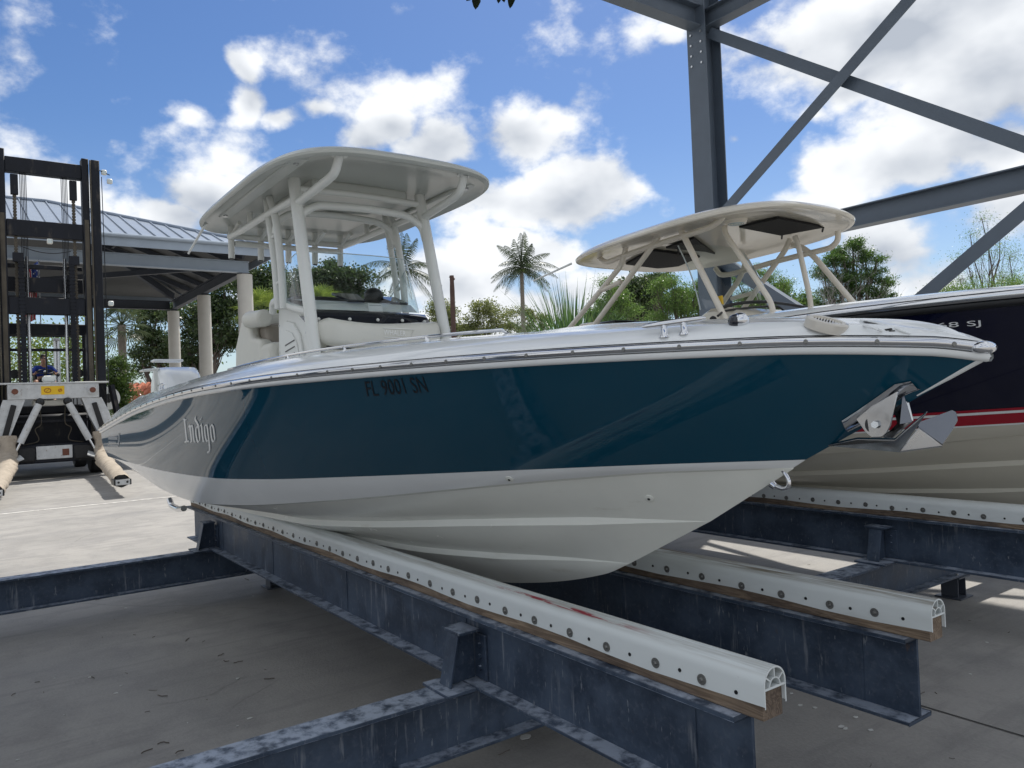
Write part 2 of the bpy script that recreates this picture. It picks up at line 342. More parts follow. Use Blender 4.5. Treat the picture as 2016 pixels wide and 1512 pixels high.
def pvc(name, scuff, red):
    m = mat(name, (.66,.69,.69), .38); nt, b = nodes_of(m); N = nt.nodes.new; Lk = nt.links.new
    g = N('ShaderNodeNewGeometry'); sx = N('ShaderNodeSeparateXYZ'); Lk(g.outputs['Normal'], sx.inputs[0]); sp = N('ShaderNodeSeparateXYZ'); Lk(g.outputs['Position'], sp.inputs[0])
    def noise(sc, st, lo, hi):
        mp = N('ShaderNodeMapping'); mp.inputs['Scale'].default_value=st; Lk(g.outputs['Position'], mp.inputs[0])
        n = N('ShaderNodeTexNoise'); n.inputs['Scale'].default_value=sc; n.inputs['Detail'].default_value=7; n.inputs['Roughness'].default_value=.65; Lk(mp.outputs[0], n.inputs['Vector'])
        r = N('ShaderNodeMapRange'); r.interpolation_type='SMOOTHSTEP'; r.inputs[1].default_value=lo; r.inputs[2].default_value=hi; Lk(n.outputs[0], r.inputs[0]); return r.outputs[0]
    def mul(a, b2):
        n = N('ShaderNodeMath'); n.operation='MULTIPLY'; Lk(a, n.inputs[0])
        if isinstance(b2, float): n.inputs[1].default_value=b2
        else: Lk(b2, n.inputs[1])
        return n.outputs[0]
    def rng_(v, lo, hi):
        r = N('ShaderNodeMapRange'); r.interpolation_type='SMOOTHSTEP'; Lk(v, r.inputs[0]); r.inputs[1].default_value=lo; r.inputs[2].default_value=hi; return r.outputs[0]
    def mix(f, a, col):
        x = N('ShaderNodeMixRGB'); Lk(f, x.inputs[0])
        if isinstance(a, tuple): x.inputs[1].default_value=(*a,1)
        else: Lk(a, x.inputs[1])
        x.inputs[2].default_value=(*col,1); return x.outputs[0]
    c = mix(noise(2.5,(.6,3,3),.4,.7), (.66,.70,.70), (.58,.61,.60))
    top = rng_(sx.outputs[2], .40, .88)
    c = mix(mul(top, mul(noise(5,(.35,9,9),.36,.62), scuff)), c, (.20,.17,.12))
    c = mix(mul(noise(16,(1,1,1),.66,.74), .5), c, (.30,.28,.25))
    if red:
        n = N('ShaderNodeMath'); n.operation='MULTIPLY'; Lk(rng_(sp.outputs[0], -3.0, -2.45), n.inputs[0]); Lk(rng_(sp.outputs[0], -1.75, -2.1), n.inputs[1])
        band = mul(mul(rng_(sx.outputs[2], .74, .84), rng_(sx.outputs[2], .965, .90)), n.outputs[0])
        c = mix(mul(band, noise(17,(.35,4,4),.46,.56)), c, (.26,.02,.035))
    Lk(c, b.inputs['Base Color']); return m
PVC = pvc('white plastic bunk cap', .5, True); PVC2 = pvc('scuffed plastic bunk cap', 1.0, False); PVC3 = pvc('clean plastic bunk cap', .18, False)

def concrete():
    m = mat('concrete apron', (.33,.31,.285), .85); nt, b = nodes_of(m); N = nt.nodes.new; Lk = nt.links.new
    g = N('ShaderNodeNewGeometry')
    def noise(sc, lo, hi, st=(1,1,1), det=8, seed=0.):
        mp = N('ShaderNodeMapping'); mp.inputs['Scale'].default_value=st; mp.inputs['Location'].default_value=(seed,seed,0); Lk(g.outputs['Position'], mp.inputs[0])
        n = N('ShaderNodeTexNoise'); n.inputs['Scale'].default_value=sc; n.inputs['Detail'].default_value=det; n.inputs['Roughness'].default_value=.65; Lk(mp.outputs[0], n.inputs['Vector'])
        r = N('ShaderNodeMapRange'); r.interpolation_type='SMOOTHSTEP'; r.inputs[1].default_value=lo; r.inputs[2].default_value=hi; Lk(n.outputs[0], r.inputs[0]); return r.outputs[0]
    def mix(f, a, col, k=None):
        x = N('ShaderNodeMixRGB')
        if k is not None:
            n = N('ShaderNodeMath'); n.operation='MULTIPLY'; Lk(f, n.inputs[0]); n.inputs[1].default_value=k; f = n.outputs[0]
        Lk(f, x.inputs[0])
        if isinstance(a, tuple): x.inputs[1].default_value=(*a,1)
        else: Lk(a, x.inputs[1])
        x.inputs[2].default_value=(*col,1); return x.outputs[0]
    big = noise(.55,.32,.68); c = mix(big, (.25,.241,.228), (.325,.313,.296))
    c = mix(noise(2.6,.42,.66,seed=4.), c, (.19,.185,.18), .55)
    c = mix(noise(.9,.52,.72,(1,.25,1),seed=7.), c, (.15,.15,.155), .5)       # tyre-darkened lanes
    fine = noise(55,.35,.65); c = mix(fine, c, (.40,.39,.37), .22)
    c = mix(noise(1.7,.5,.66,(4.5,.45,1),seed=23.), c, (.20,.195,.19), .45)      # broom and tyre streaks across the lane
    c = mix(noise(1.1,.62,.78,seed=31.,det=3), c, (.12,.115,.11), .4)           # oil and water stains
    vo = N('ShaderNodeTexVoronoi'); vo.feature = 'DISTANCE_TO_EDGE'; vo.inputs['Scale'].default_value = .28; wv = N('ShaderNodeTexNoise'); wv.inputs['Scale'].default_value = 2.2; wv.inputs['Detail'].default_value = 6; Lk(g.outputs['Position'], wv.inputs['Vector'])
    va = N('ShaderNodeVectorMath'); va.operation='MULTIPLY_ADD'; Lk(wv.outputs['Color'], va.inputs[0]); va.inputs[1].default_value=(.28,.28,.28); Lk(g.outputs['Position'], va.inputs[2]); Lk(va.outputs[0], vo.inputs['Vector'])
    cr = N('ShaderNodeMapRange'); Lk(vo.outputs['Distance'], cr.inputs[0]); cr.inputs[1].default_value=.0035; cr.inputs[2].default_value=.0; cm = N('ShaderNodeMath'); cm.operation='MULTIPLY'; Lk(cr.outputs[0], cm.inputs[0]); Lk(noise(.6,.52,.62,seed=41.), cm.inputs[1]); c = mix(cm.outputs[0], c, (.10,.095,.09), .4)   # hairline cracks
    c = mix(noise(130,.60,.75,seed=3.), c, (.10,.10,.10), .35)
    c = mix(noise(7,.735,.75,seed=11.,det=3), c, (.56,.55,.52), .8)               # pale droppings
    c = mix(noise(9,.74,.76,seed=15.,det=4), c, (.05,.05,.05), .6)
    Lk(c, b.inputs['Base Color'])
    bp = N('ShaderNodeBump'); bp.inputs['Strength'].default_value=.25; bp.inputs['Distance'].default_value=.004; Lk(fine, bp.inputs['Height']); Lk(bp.outputs[0], b.inputs['Normal'])
    rr = N('ShaderNodeMapRange'); Lk(big, rr.inputs[0]); rr.inputs[3].default_value=.62; rr.inputs[4].default_value=.9; Lk(rr.outputs[0], b.inputs['Roughness'])
    return m
CONC = concrete()

def glass():
    m = bpy.data.materials.new('clear acrylic'); m.use_nodes = True; nt = m.node_tree; nt.nodes.clear(); N = nt.nodes.new; Lk = nt.links.new
    o = N('ShaderNodeOutputMaterial'); t = N('ShaderNodeBsdfTransparent'); t.inputs[0].default_value=(.84,.90,.90,1); gl = N('ShaderNodeBsdfGlossy'); gl.inputs['Roughness'].default_value=.02
    g = N('ShaderNodeNewGeometry'); dt = N('ShaderNodeVectorMath'); dt.operation='DOT_PRODUCT'; Lk(g.outputs['Incoming'], dt.inputs[0]); Lk(g.outputs['Normal'], dt.inputs[1])
    def mm(op,a,b=None):
        n = N('ShaderNodeMath'); n.operation=op
        for i,v in enumerate((a,b)):
            if v is None: continue
            if isinstance(v,(int,float)): n.inputs[i].default_value=v
            else: Lk(v,n.inputs[i])
        return n.outputs[0]
    fr = mm('ADD', mm('MULTIPLY', mm('POWER', mm('SUBTRACT',1.,mm('ABSOLUTE',dt.outputs['Value'])), 4.), .85), .07)      # same from either side of the sheet
    mx = N('ShaderNodeMixShader'); Lk(fr, mx.inputs[0]); Lk(t.outputs[0], mx.inputs[1]); Lk(gl.outputs[0], mx.inputs[2]); Lk(mx.outputs[0], o.inputs[0]); return m
GLASS = glass()

def leafmat(name, col, col2, tr=.35):
    m = bpy.data.materials.new(name); m.use_nodes = True; nt = m.node_tree; nt.nodes.clear(); N = nt.nodes.new; Lk = nt.links.new
    o = N('ShaderNodeOutputMaterial'); g = N('ShaderNodeNewGeometry'); mx = N('ShaderNodeMixRGB'); Lk(g.outputs['Random Per Island'], mx.inputs[0]); mx.inputs[1].default_value=(*col,1); mx.inputs[2].default_value=(*col2,1)
    d = N('ShaderNodeBsdfDiffuse'); Lk(mx.outputs[0], d.inputs[0]); t = N('ShaderNodeBsdfTranslucent'); hs = N('ShaderNodeHueSaturation'); hs.inputs['Hue'].default_value=.485; hs.inputs['Value'].default_value=1.5; Lk(mx.outputs[0], hs.inputs['Color']); Lk(hs.outputs[0], t.inputs[0])
    gl = N('ShaderNodeBsdfGlossy'); gl.inputs['Roughness'].default_value=.35
    a = N('ShaderNodeMixShader'); a.inputs[0].default_value=tr; Lk(d.outputs[0], a.inputs[1]); Lk(t.outputs[0], a.inputs[2])
    f = N('ShaderNodeMixShader'); f.inputs[0].default_value=.05; Lk(a.outputs[0], f.inputs[1]); Lk(gl.outputs[0], f.inputs[2]); Lk(f.outputs[0], o.inputs[0]); return m
OAKL = leafmat('oak leaves', (.022,.048,.018), (.070,.110,.034), .4); CYPL = leafmat('cypress leaves', (.05,.12,.022), (.13,.22,.045), .5)
CYPD = leafmat('dense cypress leaves', (.028,.080,.016), (.085,.160,.03), .45)
PALML = leafmat('palm leaflets', (.022,.042,.018), (.075,.10,.045)); PINEL = leafmat('pine needles', (.085,.115,.035), (.20,.23,.08), .5)
BLADE = leafmat('palm clump blades', (.020,.062,.020), (.08,.155,.045), .4); LIMEL = leafmat('lime green fronds', (.07,.12,.02), (.15,.21,.04), .45)
YELL = leafmat('yellowing fronds', (.25,.20,.03), (.30,.28,.05)); HEDGEL = leafmat('hedge leaves', (.03,.065,.012), (.07,.13,.02)); DARKL = leafmat('dark vine leaves', (.008,.014,.008), (.02,.03,.015), .1)
BARK = mat('grey brown bark', (.12,.10,.085), .9, var=.3, vscale=5, bump=.6, bscale=25, stretch=(1,1,.3)); PALMB = mat('palm trunk bark', (.20,.175,.15), .9, var=.2, vscale=6, bump=.5, bscale=30)
DEADW = mat('bare grey twigs', (.26,.25,.24), .9, var=.2); DEADP = mat('dead palm trunk', (.09,.055,.045), .9, var=.3, vscale=3, bump=.5, bscale=12)
TILE = mat('red clay roof tile', (.42,.13,.07), .8, var=.25, vscale=4); STUCCO = mat('white stucco', (.65,.64,.60), .9, var=.04, bump=.1)
# ---------------------------------------------------------------- ground
def structure(o): o['kind'] = 'structure'; return o
structure(MB().add([(-700,-700,0),(300,-700,0),(300,700,0),(-700,700,0)], [(0,1,2,3)]).build('ground', CONC, smooth=False))
LINEW = mat('worn white line paint', (.62,.61,.58), .8, col2=(.38,.36,.34), c2lo=.40, c2hi=.62, c2scale=9)
JOINT = mat('dark joint filler', (.06,.058,.055), .9, var=.3)
structure(MB().add([(-16.45,-14,.004),(-16.33,-14,.004),(-16.33,4.6,.004),(-16.45,4.6,.004)], [(0,1,2,3)]).build('painted_line', LINEW, smooth=False))
for x0,y0,x1,y1 in ((-8.95,-30,-8.935,30),(-40,4.03,9,4.042),(-1.0,-30,-.985,30),(-40,-6.4,9,-6.388),(-22.6,-30,-22.58,30)):
    structure(MB().add([(x0,y0,.004),(x1,y0,.004),(x1,y1,.004),(x0,y1,.004)], [(0,1,2,3)]).build('pavement_joint', JOINT, smooth=False))
lit = MB()                                        # twigs and leaf scraps on the slab
for i in range(150):
    x = random.uniform(-8.2,-.6); y = random.uniform(-1.2,6.5)
    a = random.uniform(0,6.28); L = random.choice((.004,.005,.006,.008,.010,.022)); w = random.uniform(.0012,.003)
    pts = [Vector((x,y,.004))]
    for k in range(3):
        a += random.uniform(-.7,.7); pts.append(pts[-1]+Vector((math.cos(a)*L,math.sin(a)*L,random.uniform(0,.004))))
    lit.tube(pts, w, 4)
for k,(px,py) in enumerate([(310,1465),(300,1474),(460,1305),(440,1287),(365,1262),(490,1100+42),(440,1300),(540,1335),(330,1370),(362,1477)]):
    q = P(px,py,2,.005); a = random.uniform(0,6.28); pts = [q]
    for j in range(4):
        a += random.uniform(-.9,.9); pts.append(pts[-1]+Vector((math.cos(a)*.016,math.sin(a)*.016,random.uniform(-.001,.004))))
    lit.tube(pts, .003, 5)
o = lit.build('leaf_litter', BARK); o['kind'] = 'stuff'
lit = MB()                                        # pale chips and droppings lying on the slab
for i in range(90):
    x = random.uniform(-7.5,-.6); y = random.uniform(-.8,5.5); r = random.uniform(.004,.014); n = random.randint(5,8); a0 = random.random()*6
    lit.poly([(x+math.cos(a0+2*math.pi*k/n)*r*random.uniform(.5,1.3), y+math.sin(a0+2*math.pi*k/n)*r*random.uniform(.5,1.5), .0035) for k in range(n)], .003, (0,0,1))
for (px,py,r) in ((1036,1450,.032),(1575,1388,.012),(1604,1393,.012),(1657,1430,.016),(1665,1434,.013),(1685,1412,.012),(1715,1437,.012),(1558,1365,.01)):
    q = P(px,py,2,.004); n = 7
    lit.poly([(q.x+math.cos(2*math.pi*k/n)*r*random.uniform(.6,1.2), q.y+math.sin(2*math.pi*k/n)*r*random.uniform(.8,1.6), .004) for k in range(n)], .003, (0,0,1))
o = lit.build('pale_chips', mat('pale chips', (.55,.55,.53), .9)); o['kind'] = 'stuff'

# ---------------------------------------------------------------- bunk rails of the boat rack
ZC, ZB, ZT = .44, .44, .755
def washer_mesh():
    m = MB(); m.tube([(0,0.0045,0),(0,-.0035,0)], .0165, 16); m.tube([(0,-.003,0),(0,-.010,0)], [.008,.005], 8); return m
W0 = washer_mesh().build('washer', WASHER, smooth=True); H0 = MB().tube([(0,.004,0),(0,-.0022,0)], .0062, 10).build('screw_hole', BLACK)
WM, HM = W0.data, H0.data
for o in (W0,H0): bpy.data.objects.remove(o)
def bunk_rail(yc, xn, xf, label, pvcm, plain=False):
    t = thing('bunk_rail', label, 'boat bunk', ((xn+xf)/2, yc, ZB), 'bunk rails of the boat rack')
    MB().ibeam((xf-.04,yc,(ZB+ZT)/2), (xn-.085,yc,(ZB+ZT)/2), .16, ZT-ZB, .014, .012).build('steel_beam', GALV, t, bevel=.002, seg=1)
    for k in range(5):                            # weld seams of the web stiffeners
        x = xn-.30-k*1.35
        MB().box((x-.006,yc-.0095,ZB+.016),(x+.006,yc+.0095,ZT-.016)).build('weld_seam', GALV, t)
    tb = MB(); n = 40; rows = []
    for i in range(n+1):                          # sawn timber with a slightly wavy lower lip where it was dressed
        x = xn-.012+(xf-xn+.012)*i/n
        rows.append([(x,yc-.045,ZT+.001),(x,yc-.045-.002*math.sin(i*2.1),ZT+.085),(x,yc+.045,ZT+.085),(x,yc+.045,ZT+.001)])
    tb.grid(rows, close=True); tb.add(rows[0], [(0,1,2,3)]); tb.add(rows[-1], [(3,2,1,0)])
    tb.build('timber', TIMBER, t, bevel=.003, seg=1)
    # plastic cap: outer arch with legs, inner arch, spokes and floor, all hollow
    cz, r, th = ZT+.101, .050, .005
    prof = [(-r,-.062)]+[(-r*math.cos(math.pi*k/16), r*math.sin(math.pi*k/16)) for k in range(17)]+[(r,-.062)]
    inn = [(-(r-th),-.062)]+[(-(r-th)*math.cos(math.pi*k/16),(r-th)*math.sin(math.pi*k/16)) for k in range(17)]+[(r-th,-.062)]
    c = MB()
    def extr(a, b, x1=xf):
        m = len(a)
        def wav(z): return z if z > -.05 else z+(.006*math.sin(3.1*yc+z*9))
        nn = 30
        for A, rev in ((a,0),(b,1)):
            rows = [[(xn+(x1-xn)*i/nn, yc+p, cz+q+(.007*math.sin(i*1.3+yc)*(1 if q < -.05 else 0))) for p,q in A] for i in range(nn+1)]
            c.grid(rows if rev else [r_[::-1] for r_ in rows])
        for x in (xn,x1):
            vs = [(x,yc+p,cz+q) for p,q in a]+[(x,yc+p,cz+q) for p,q in b]
            c.add(vs, [(i,i+1,m+i+1,m+i) for i in range(m-1)])
        for e in (0,m-1):                          # lower lips of the legs
            rows = [[(xn+(x1-xn)*i/nn, yc+A[e][0], cz+A[e][1]+.007*math.sin(i*1.3+yc)*(1 if A[e][1] < -.05 else 0)) for A in (a,b)] for i in range(nn+1)]
            c.grid(rows)
    extr(prof, inn)
    r2 = .026
    a2 = [(-r2*math.cos(math.pi*k/10), r2*math.sin(math.pi*k/10)-.006) for k in range(11)]
    b2 = [(-(r2-.004)*math.cos(math.pi*k/10), (r2-.004)*math.sin(math.pi*k/10)-.006) for k in range(11)]
    extr(a2, b2, xn-.6)
    for ang in (35,90,145):
        ca, sa = math.cos(math.radians(ang)), math.sin(math.radians(ang))
        c.beam((xn-.6,yc+ca*.035,cz+sa*.035-.003),(xn-.0005,yc+ca*.035,cz+sa*.035-.003), .004, .024, (0,ca,sa))
    c.box((xn-.6,yc-r+.004,cz-.0125),(xn-.0005,yc+r-.004,cz-.006))
    cap = c.build('bunk_cap', pvcm, t, angle=50)
    if plain: return t
    x = xn-.10; k = 0
    while x > xf+.05:
        y = yc-r
        o = bpy.data.objects.new('screw_hole' if k%2==0 else 'washer', HM if k%2==0 else WM); COL.objects.link(o); o.parent = cap
        o.location = Vector((x+random.uniform(-.012,.012), y, cz-.036+random.uniform(-.004,.004)))-wloc(cap)
        x -= .105+random.uniform(-.012,.012); k += 1
    return t
B1, B2, B3, B4 = 1.86, 2.86, 5.32, 6.32
bunk_rail(B1, -1.375, -8.05, 'nearest bunk rail with red scrape on its white cap, under the blue boat', PVC)
bunk_rail(B2, -1.40, -8.05, 'bunk rail with brown scuffed cap on the far side under the blue boat', PVC2)
bunk_rail(B3, -1.20, -8.05, 'bunk rail with clean bluish white cap under the navy hull', PVC3)
bunk_rail(-.80, -1.40, -8.05, 'bunk rail of the empty berth left of the picture, nearer the blue boat', PVC3, True)
bunk_rail(-1.80, -1.40, -8.05, 'bunk rail of the empty berth left of the picture, farther from the blue boat', PVC3, True)
bunk_rail(B4, -1.20, -8.05, 'bunk rail mostly hidden behind the navy boat keel', PVC3, True)
for (px,py) in ((1371,1364),):
    q = P(px,py,2,ZT+.002); MB().tube([q,q+Vector((0,0,.008))],.016,16).build('washer', STEEL, bpy.data.objects['bunk_rail']) 

def cross_beam(xc, label, bunks, stubs, skip=()):
    t = thing('cross_beam', label, 'steel beam', (xc,2.4,0), 'cross beams of the boat rack')
    MB().ibeam((xc,-3.6,(.17+ZC-.004)/2),(xc,9.2,(.17+ZC-.004)/2), .16, ZC-.004-.17, .014, .011).build('steel_beam', GALV, t, bevel=.002, seg=1)
    for y in stubs:
        f = MB(); f.box((xc-.10,y-.10,0),(xc+.10,y+.10,.012)); f.ibeam((xc,y,.012),(xc,y,.158),.13,.13,.01,.008,(0,1,0)); f.box((xc-.09,y-.09,.158),(xc+.09,y+.09,.1695))
        ft = f.build('foot', DARKSTEEL, t, bevel=.002, seg=1)
        for dx,dy in ((.065,.07),(-.065,.07),(.065,-.07),(-.065,-.07)):
            MB().tube([(xc+dx,y+dy,.1845),(xc+dx,y+dy,.20)],.011,6).build('bolt', STEEL, ft)
    for yb in bunks:                               # stool that props the web of the bunk rail
        if yb in skip: continue
        y1 = yb-.007; y0 = yb-.165; z0 = ZC; z1 = ZC+.235
        s = MB()
        s.box((xc-.11,y0-.06,z0-.003),(xc+.11,yb-.081,z0+.010))
        s.poly([(xc,y0,z0+.0105),(xc,y1-.012,z0+.0165),(xc,y1-.012,z1),(xc,y0+.05,z1)], .010, (1,0,0))
        s.poly([(xc-.045,y0-.005,z0+.0105),(xc+.045,y0-.005,z0+.0105),(xc+.045,y0+.045,z1),(xc-.045,y0+.045,z1)], .009)
        s.box((xc-.075,y0+.03,z1),(xc+.075,yb-.03,z1+.012))
        br = s.build('bracket', GALV, t, bevel=.0015, seg=1)
        MB().box((xc+.008,y1-.012,z0+.02),(xc+.095,y1-.001,z1-.02)).build('end_plate', GALV, br, bevel=.0015, seg=1)
        for zz in (z0+.07,z0+.12,z0+.17):
            MB().tube([(xc+.055,y1-.012,zz),(xc+.055,y1-.024,zz)],.011,6).build('bolt', GALV, br)
    return t
cross_beam(-2.95, 'front cross beam running from bottom edge of picture under both boats', (B1,B2,B3,B4), (6.28,-1.3), (B2,))
cross_beam(-7.30, 'far cross beam at left, behind the shaded slab', (B1,B2,B3,B4), (2.37,6.28,-1.3))

# ---------------------------------------------------------------- steel frame of the storage building
XA, XB, YP, YM = -7.25, -2.85, 8.85, -3.0
def column(x, y, label):
    t = thing('steel_column', label, 'column', (x,y,0), 'columns of the boat rack')
    MB().ibeam((x,y,.02),(x,y,10.85), .33, .34, .018, .012, (0,1,0)).build('column_shaft', FRAME, t, bevel=.002, seg=1)
    MB().box((x-.25,y-.25,0),(x+.25,y+.25,.02)).build('base_plate', FRAME, t)
    for z in (6.35,6.50,6.65,6.80):
        for dx in (-.09,.09):
            for yy,s in ((y-.171,-1),):
                MB().tube([(x+dx,yy,z),(x+dx,yy+s*.014,z)],.017,6).build('bolt', STEEL, t)
    return t
column(XA,YP,'tall grey steel column behind the navy boat hardtop'); column(XB,YP,'grey steel column outside the right edge, next to the bow of the navy boat')
column(XA,YM,'grey steel column outside the left edge beyond far cross beam'); column(XB,YM,'grey steel column outside the left edge beside front cross beam')
def girder(a, b, w, h, name, label, up=(0,0,1), grp='beams and braces of the rack bay'):
    a = Vector(a); b = Vector(b)
    o = MB().ibeam(a, b, w, h, .014, .010, up).build(name, FRAME, origin=(a+b)/2, bevel=.0015, seg=1); tag(o, label, 'steel beam' if name=='steel_girder' else 'brace', grp); return o
def angle_brace(a, b, label, dy=0.):               # double angle: two plates in an L
    a = Vector(a); b = Vector(b); d = (b-a).normalized(); n = Vector((0,1,0)); s = d.cross(n).normalized()
    m = MB(); m.beam(a, b, .012, .15, s); m.beam(a+n*.062+s*.069, b+n*.062+s*.069, .112, .012, s)
    o = m.build('cross_brace', FRAME, origin=(a+b)/2, bevel=.001, seg=1); tag(o, label, 'brace', 'beams and braces of the rack bay'); return o
for y,sgn,txt in ((YP,1,'right'),(YM,-1,'left')):
    r = txt == 'right'
    girder((XA+.02,y,7.0),(XB-.02,y,7.0),.2,.25,'steel_girder','upper girder leaving the column top towards the right, edge of picture' if r else 'upper girder between two columns outside the left edge')
    girder((XA+.02,y,3.70),(XB-.02,y,3.70),.2,.25,'steel_girder','level girder behind the right side of cream hardtop' if r else 'lower girder between two columns outside the left edge')
    angle_brace((XA+.12,y-.02,6.80),(XB-.12,y-.02,3.86),'brace sloping down to the right from the column top' if r else 'upper brace outside left edge sloping down from rear column')
    angle_brace((XA+.12,y-.16,4.0),(XB-.12,y-.16,6.80),'brace rising to the right across the clouds, from behind the cream hardtop' if r else 'upper brace outside left edge rising from rear column')
    angle_brace((XA+.12,y-.02,3.52),(XB-.12,y-.02,.55),'lower brace seen through the navy boat windshield' if r else 'lower brace outside left edge sloping down from rear column')
    angle_brace((XA+.12,y-.16,.60),(XB-.12,y-.16,3.53),'lower brace meeting the right edge above the navy deck' if r else 'lower brace outside left edge rising from rear column')
for x in (XA,XB):
    girder((x,YM+.18,7.02),(x,YP-.18,7.02),.22,.30,'steel_girder','girder running from column top towards upper edge of picture' if x==XA else 'girder overhead between the two near columns')
# unseen roof added over the rack, its outline shaped to shade boats and slab
t = thing('shade_roof', 'unseen corrugated metal roof added high above the boat rack to cast shade', 'roof', ((XA+XB)/2,2.7,10.85))
rows = []; n = 80
for i in range(n+1):
    y = 2.0+9.8*i/n; z = 11.06+(.035 if i%2 else 0)
    rows.append([(-11.9,y,z),(-1.9,y,z)])
MB().grid(rows).build('roof_sheet', DECKM, t, smooth=False)
for x in (-11.6,XA,XB,-2.1): MB().ibeam((x,2.05,10.9),(x,11.7,10.9),.2,.26,.014,.01).build('rafter', FRAME, t)
for y in np.arange(2.4,11.8,2.25): MB().beam((-11.8,float(y),11.032),(-1.95,float(y),11.032),.06,.03).build('purlin', FRAME, t)
for x in (XA,XB): MB().ibeam((x,2.4,7.18),(x,2.4,10.76),.2,.2,.012,.01,(0,1,0)).build('post', FRAME, t)

# ---------------------------------------------------------------- open pavilion with hipped metal roof behind the lift truck
CX0, CX1, CY1, CY0 = -28.5, -40.2, 8.55, -9.0
pav = thing('pavilion', 'open pavilion with blue grey hipped metal roof on round columns', 'pavilion', ((CX0+CX1)/2,0,0))
for x,y in ((CX0,CY1),((CX0+CX1)/2,CY1),(CX1,CY1),(CX0,CY0),(CX1,CY0),(CX0,-.2),(CX1,-.2)):
    m = MB(); m.tube([(x,y,0),(x,y,6.58)],.27,28); m.build('column', CONCOL, pav)
    MB().box((x-.12,y-.12,6.58),(x+.12,y+.12,6.64)).build('column_cap', DARKSTEEL, pav)
def pbeam(a,b,w=.25,h=.42): MB().ibeam(a,b,w,h,.03,.02).build('beam', FASCIA if abs(a[0]-CX0)<.01 and abs(b[0]-CX0)<.01 else DARKSTEEL, pav)
zb = 6.85
pbeam((CX0,CY0-.1,zb),(CX0,CY1+.15,zb)); pbeam((CX0-.15,CY1,zb),(CX1,CY1,zb)); pbeam((CX1,CY0,zb),(CX1,CY1-.15,zb)); pbeam((CX0-.15,CY0,zb),(CX1,CY0,zb)); pbeam((CX0-.15,-.2,zb),(CX1+.15,-.2,zb))
EX0, EX1, EY1, EY0, EZ = CX0+.85, CX1-.85, CY1+.85, CY0-.85, 7.50
RX = (EX0+EX1)/2; SL = .365; RZ = EZ+(EX0-RX)*SL; RY1 = EY1-(EX0-RX)*.98; RY0 = EY0+(EX0-RX)*.98
def hipz(x,y): return EZ+min(EX0-x, x-EX1, (EY1-y)/.98, (y-EY0)/.98)*SL
pw = .44; y = EY1
while y > EY0+.01:                                  # front slope: one standing seam pan after another
    ya, yb = y, max(EY0, y-pw)
    def top(yy): return (RX, RZ) if RY0 <= yy <= RY1 else ((EX0-(EY1-yy)/.98, EZ+(EY1-yy)/.98*SL) if yy > RY1 else (EX0-(yy-EY0)/.98, EZ+(yy-EY0)/.98*SL))
    ta, tb_ = top(ya), top(yb)
    m = MB(); m.poly([(EX0,ya,EZ),(EX0,yb,EZ),(tb_[0],yb,tb_[1]),(ta[0],ya-.001,ta[1])], .02)
    d = Vector((tb_[0]-EX0,0,tb_[1]-EZ))
    if d.length > .3: m.beam((EX0+.01,yb+.02,EZ+.03),(tb_[0],yb+.02,tb_[1]+.03),.035,.06)
    m.build('roof_pan', ROOFM, pav, smooth=False); y -= pw
m = MB(); m.poly([(EX0,EY1,EZ),(RX,RY1,RZ),(EX1,EY1,EZ)],.02); m.poly([(EX1,EY1,EZ),(RX,RY1,RZ),(RX,RY0,RZ),(EX1,EY0,EZ)],.02); m.poly([(EX0,EY0,EZ),(EX1,EY0,EZ),(RX,RY0,RZ)],.02)
m.build('roof_slope', ROOFM, pav, smooth=False)
m = MB(); m.tube([(EX0,EY1,EZ+.04),(RX,RY1,RZ+.05),(RX,RY0,RZ+.05),(EX0,EY0,EZ+.04)],.07,8); m.tube([(EX1,EY1,EZ+.04),(RX,RY1,RZ+.05)],.07,8); m.build('ridge_cap', ROOFM, pav)
m = MB(); m.box((EX0-.02,EY0,EZ-.36),(EX0+.03,EY1+.03,EZ-.03)); m.build('fascia', FASCIA, pav, smooth=False)
m = MB(); m.box((EX1,EY1-.02,EZ-.36),(EX0-.022,EY1+.03,EZ-.03)); m.box((EX1,EY0-.03,EZ-.36),(EX0-.022,EY0+.02,EZ-.03)); m.box((EX1-.03,EY0,EZ-.36),(EX1-.001,EY1,EZ-.03)); m.build('fascia', FASCIA, pav, smooth=False)
m = MB(); m.tube([(EX0+.08,EY0,EZ-.02),(EX0+.08,EY1,EZ-.02)],.065,8); m.build('gutter', FASCIA, pav)
# underside: ribbed decking in strips and dark framing
for side in range(3):
    m = MB()
    if side == 0:
        rows = []
        k = 0; yy = EY0+.1
        while yy < EY1-.1:
            tx = top(yy); rows.append([(EX0-.1,yy,EZ-.16+(.05 if k%2 else 0)),(tx[0],yy,tx[1]-.12+(.05 if k%2 else 0))]); k += 1; yy += .16
        m.grid(rows)
    else:
        s = 1 if side == 1 else -1; rows = []; xx = EX1+.1; k = 0
        while xx < EX0-.1:
            hh = min(EX0-xx, xx-EX1)
            rows.append([(xx,(EY1-.1) if s>0 else EY0+.1,EZ-.16+(.05 if k%2 else 0)),(xx,(EY1-hh*.98) if s>0 else (EY0+hh*.98),EZ+hh*SL-.12+(.05 if k%2 else 0))]); k += 1; xx += .16
        m.grid(rows)
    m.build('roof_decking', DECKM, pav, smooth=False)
MB().grid([[(EX1+.1,EY0+.1,EZ-.16),(RX,RY0,RZ-.12)],[(EX1+.1,EY1-.1,EZ-.16),(RX,RY1,RZ-.12)]]).build('roof_decking', DECKM, pav, smooth=False)
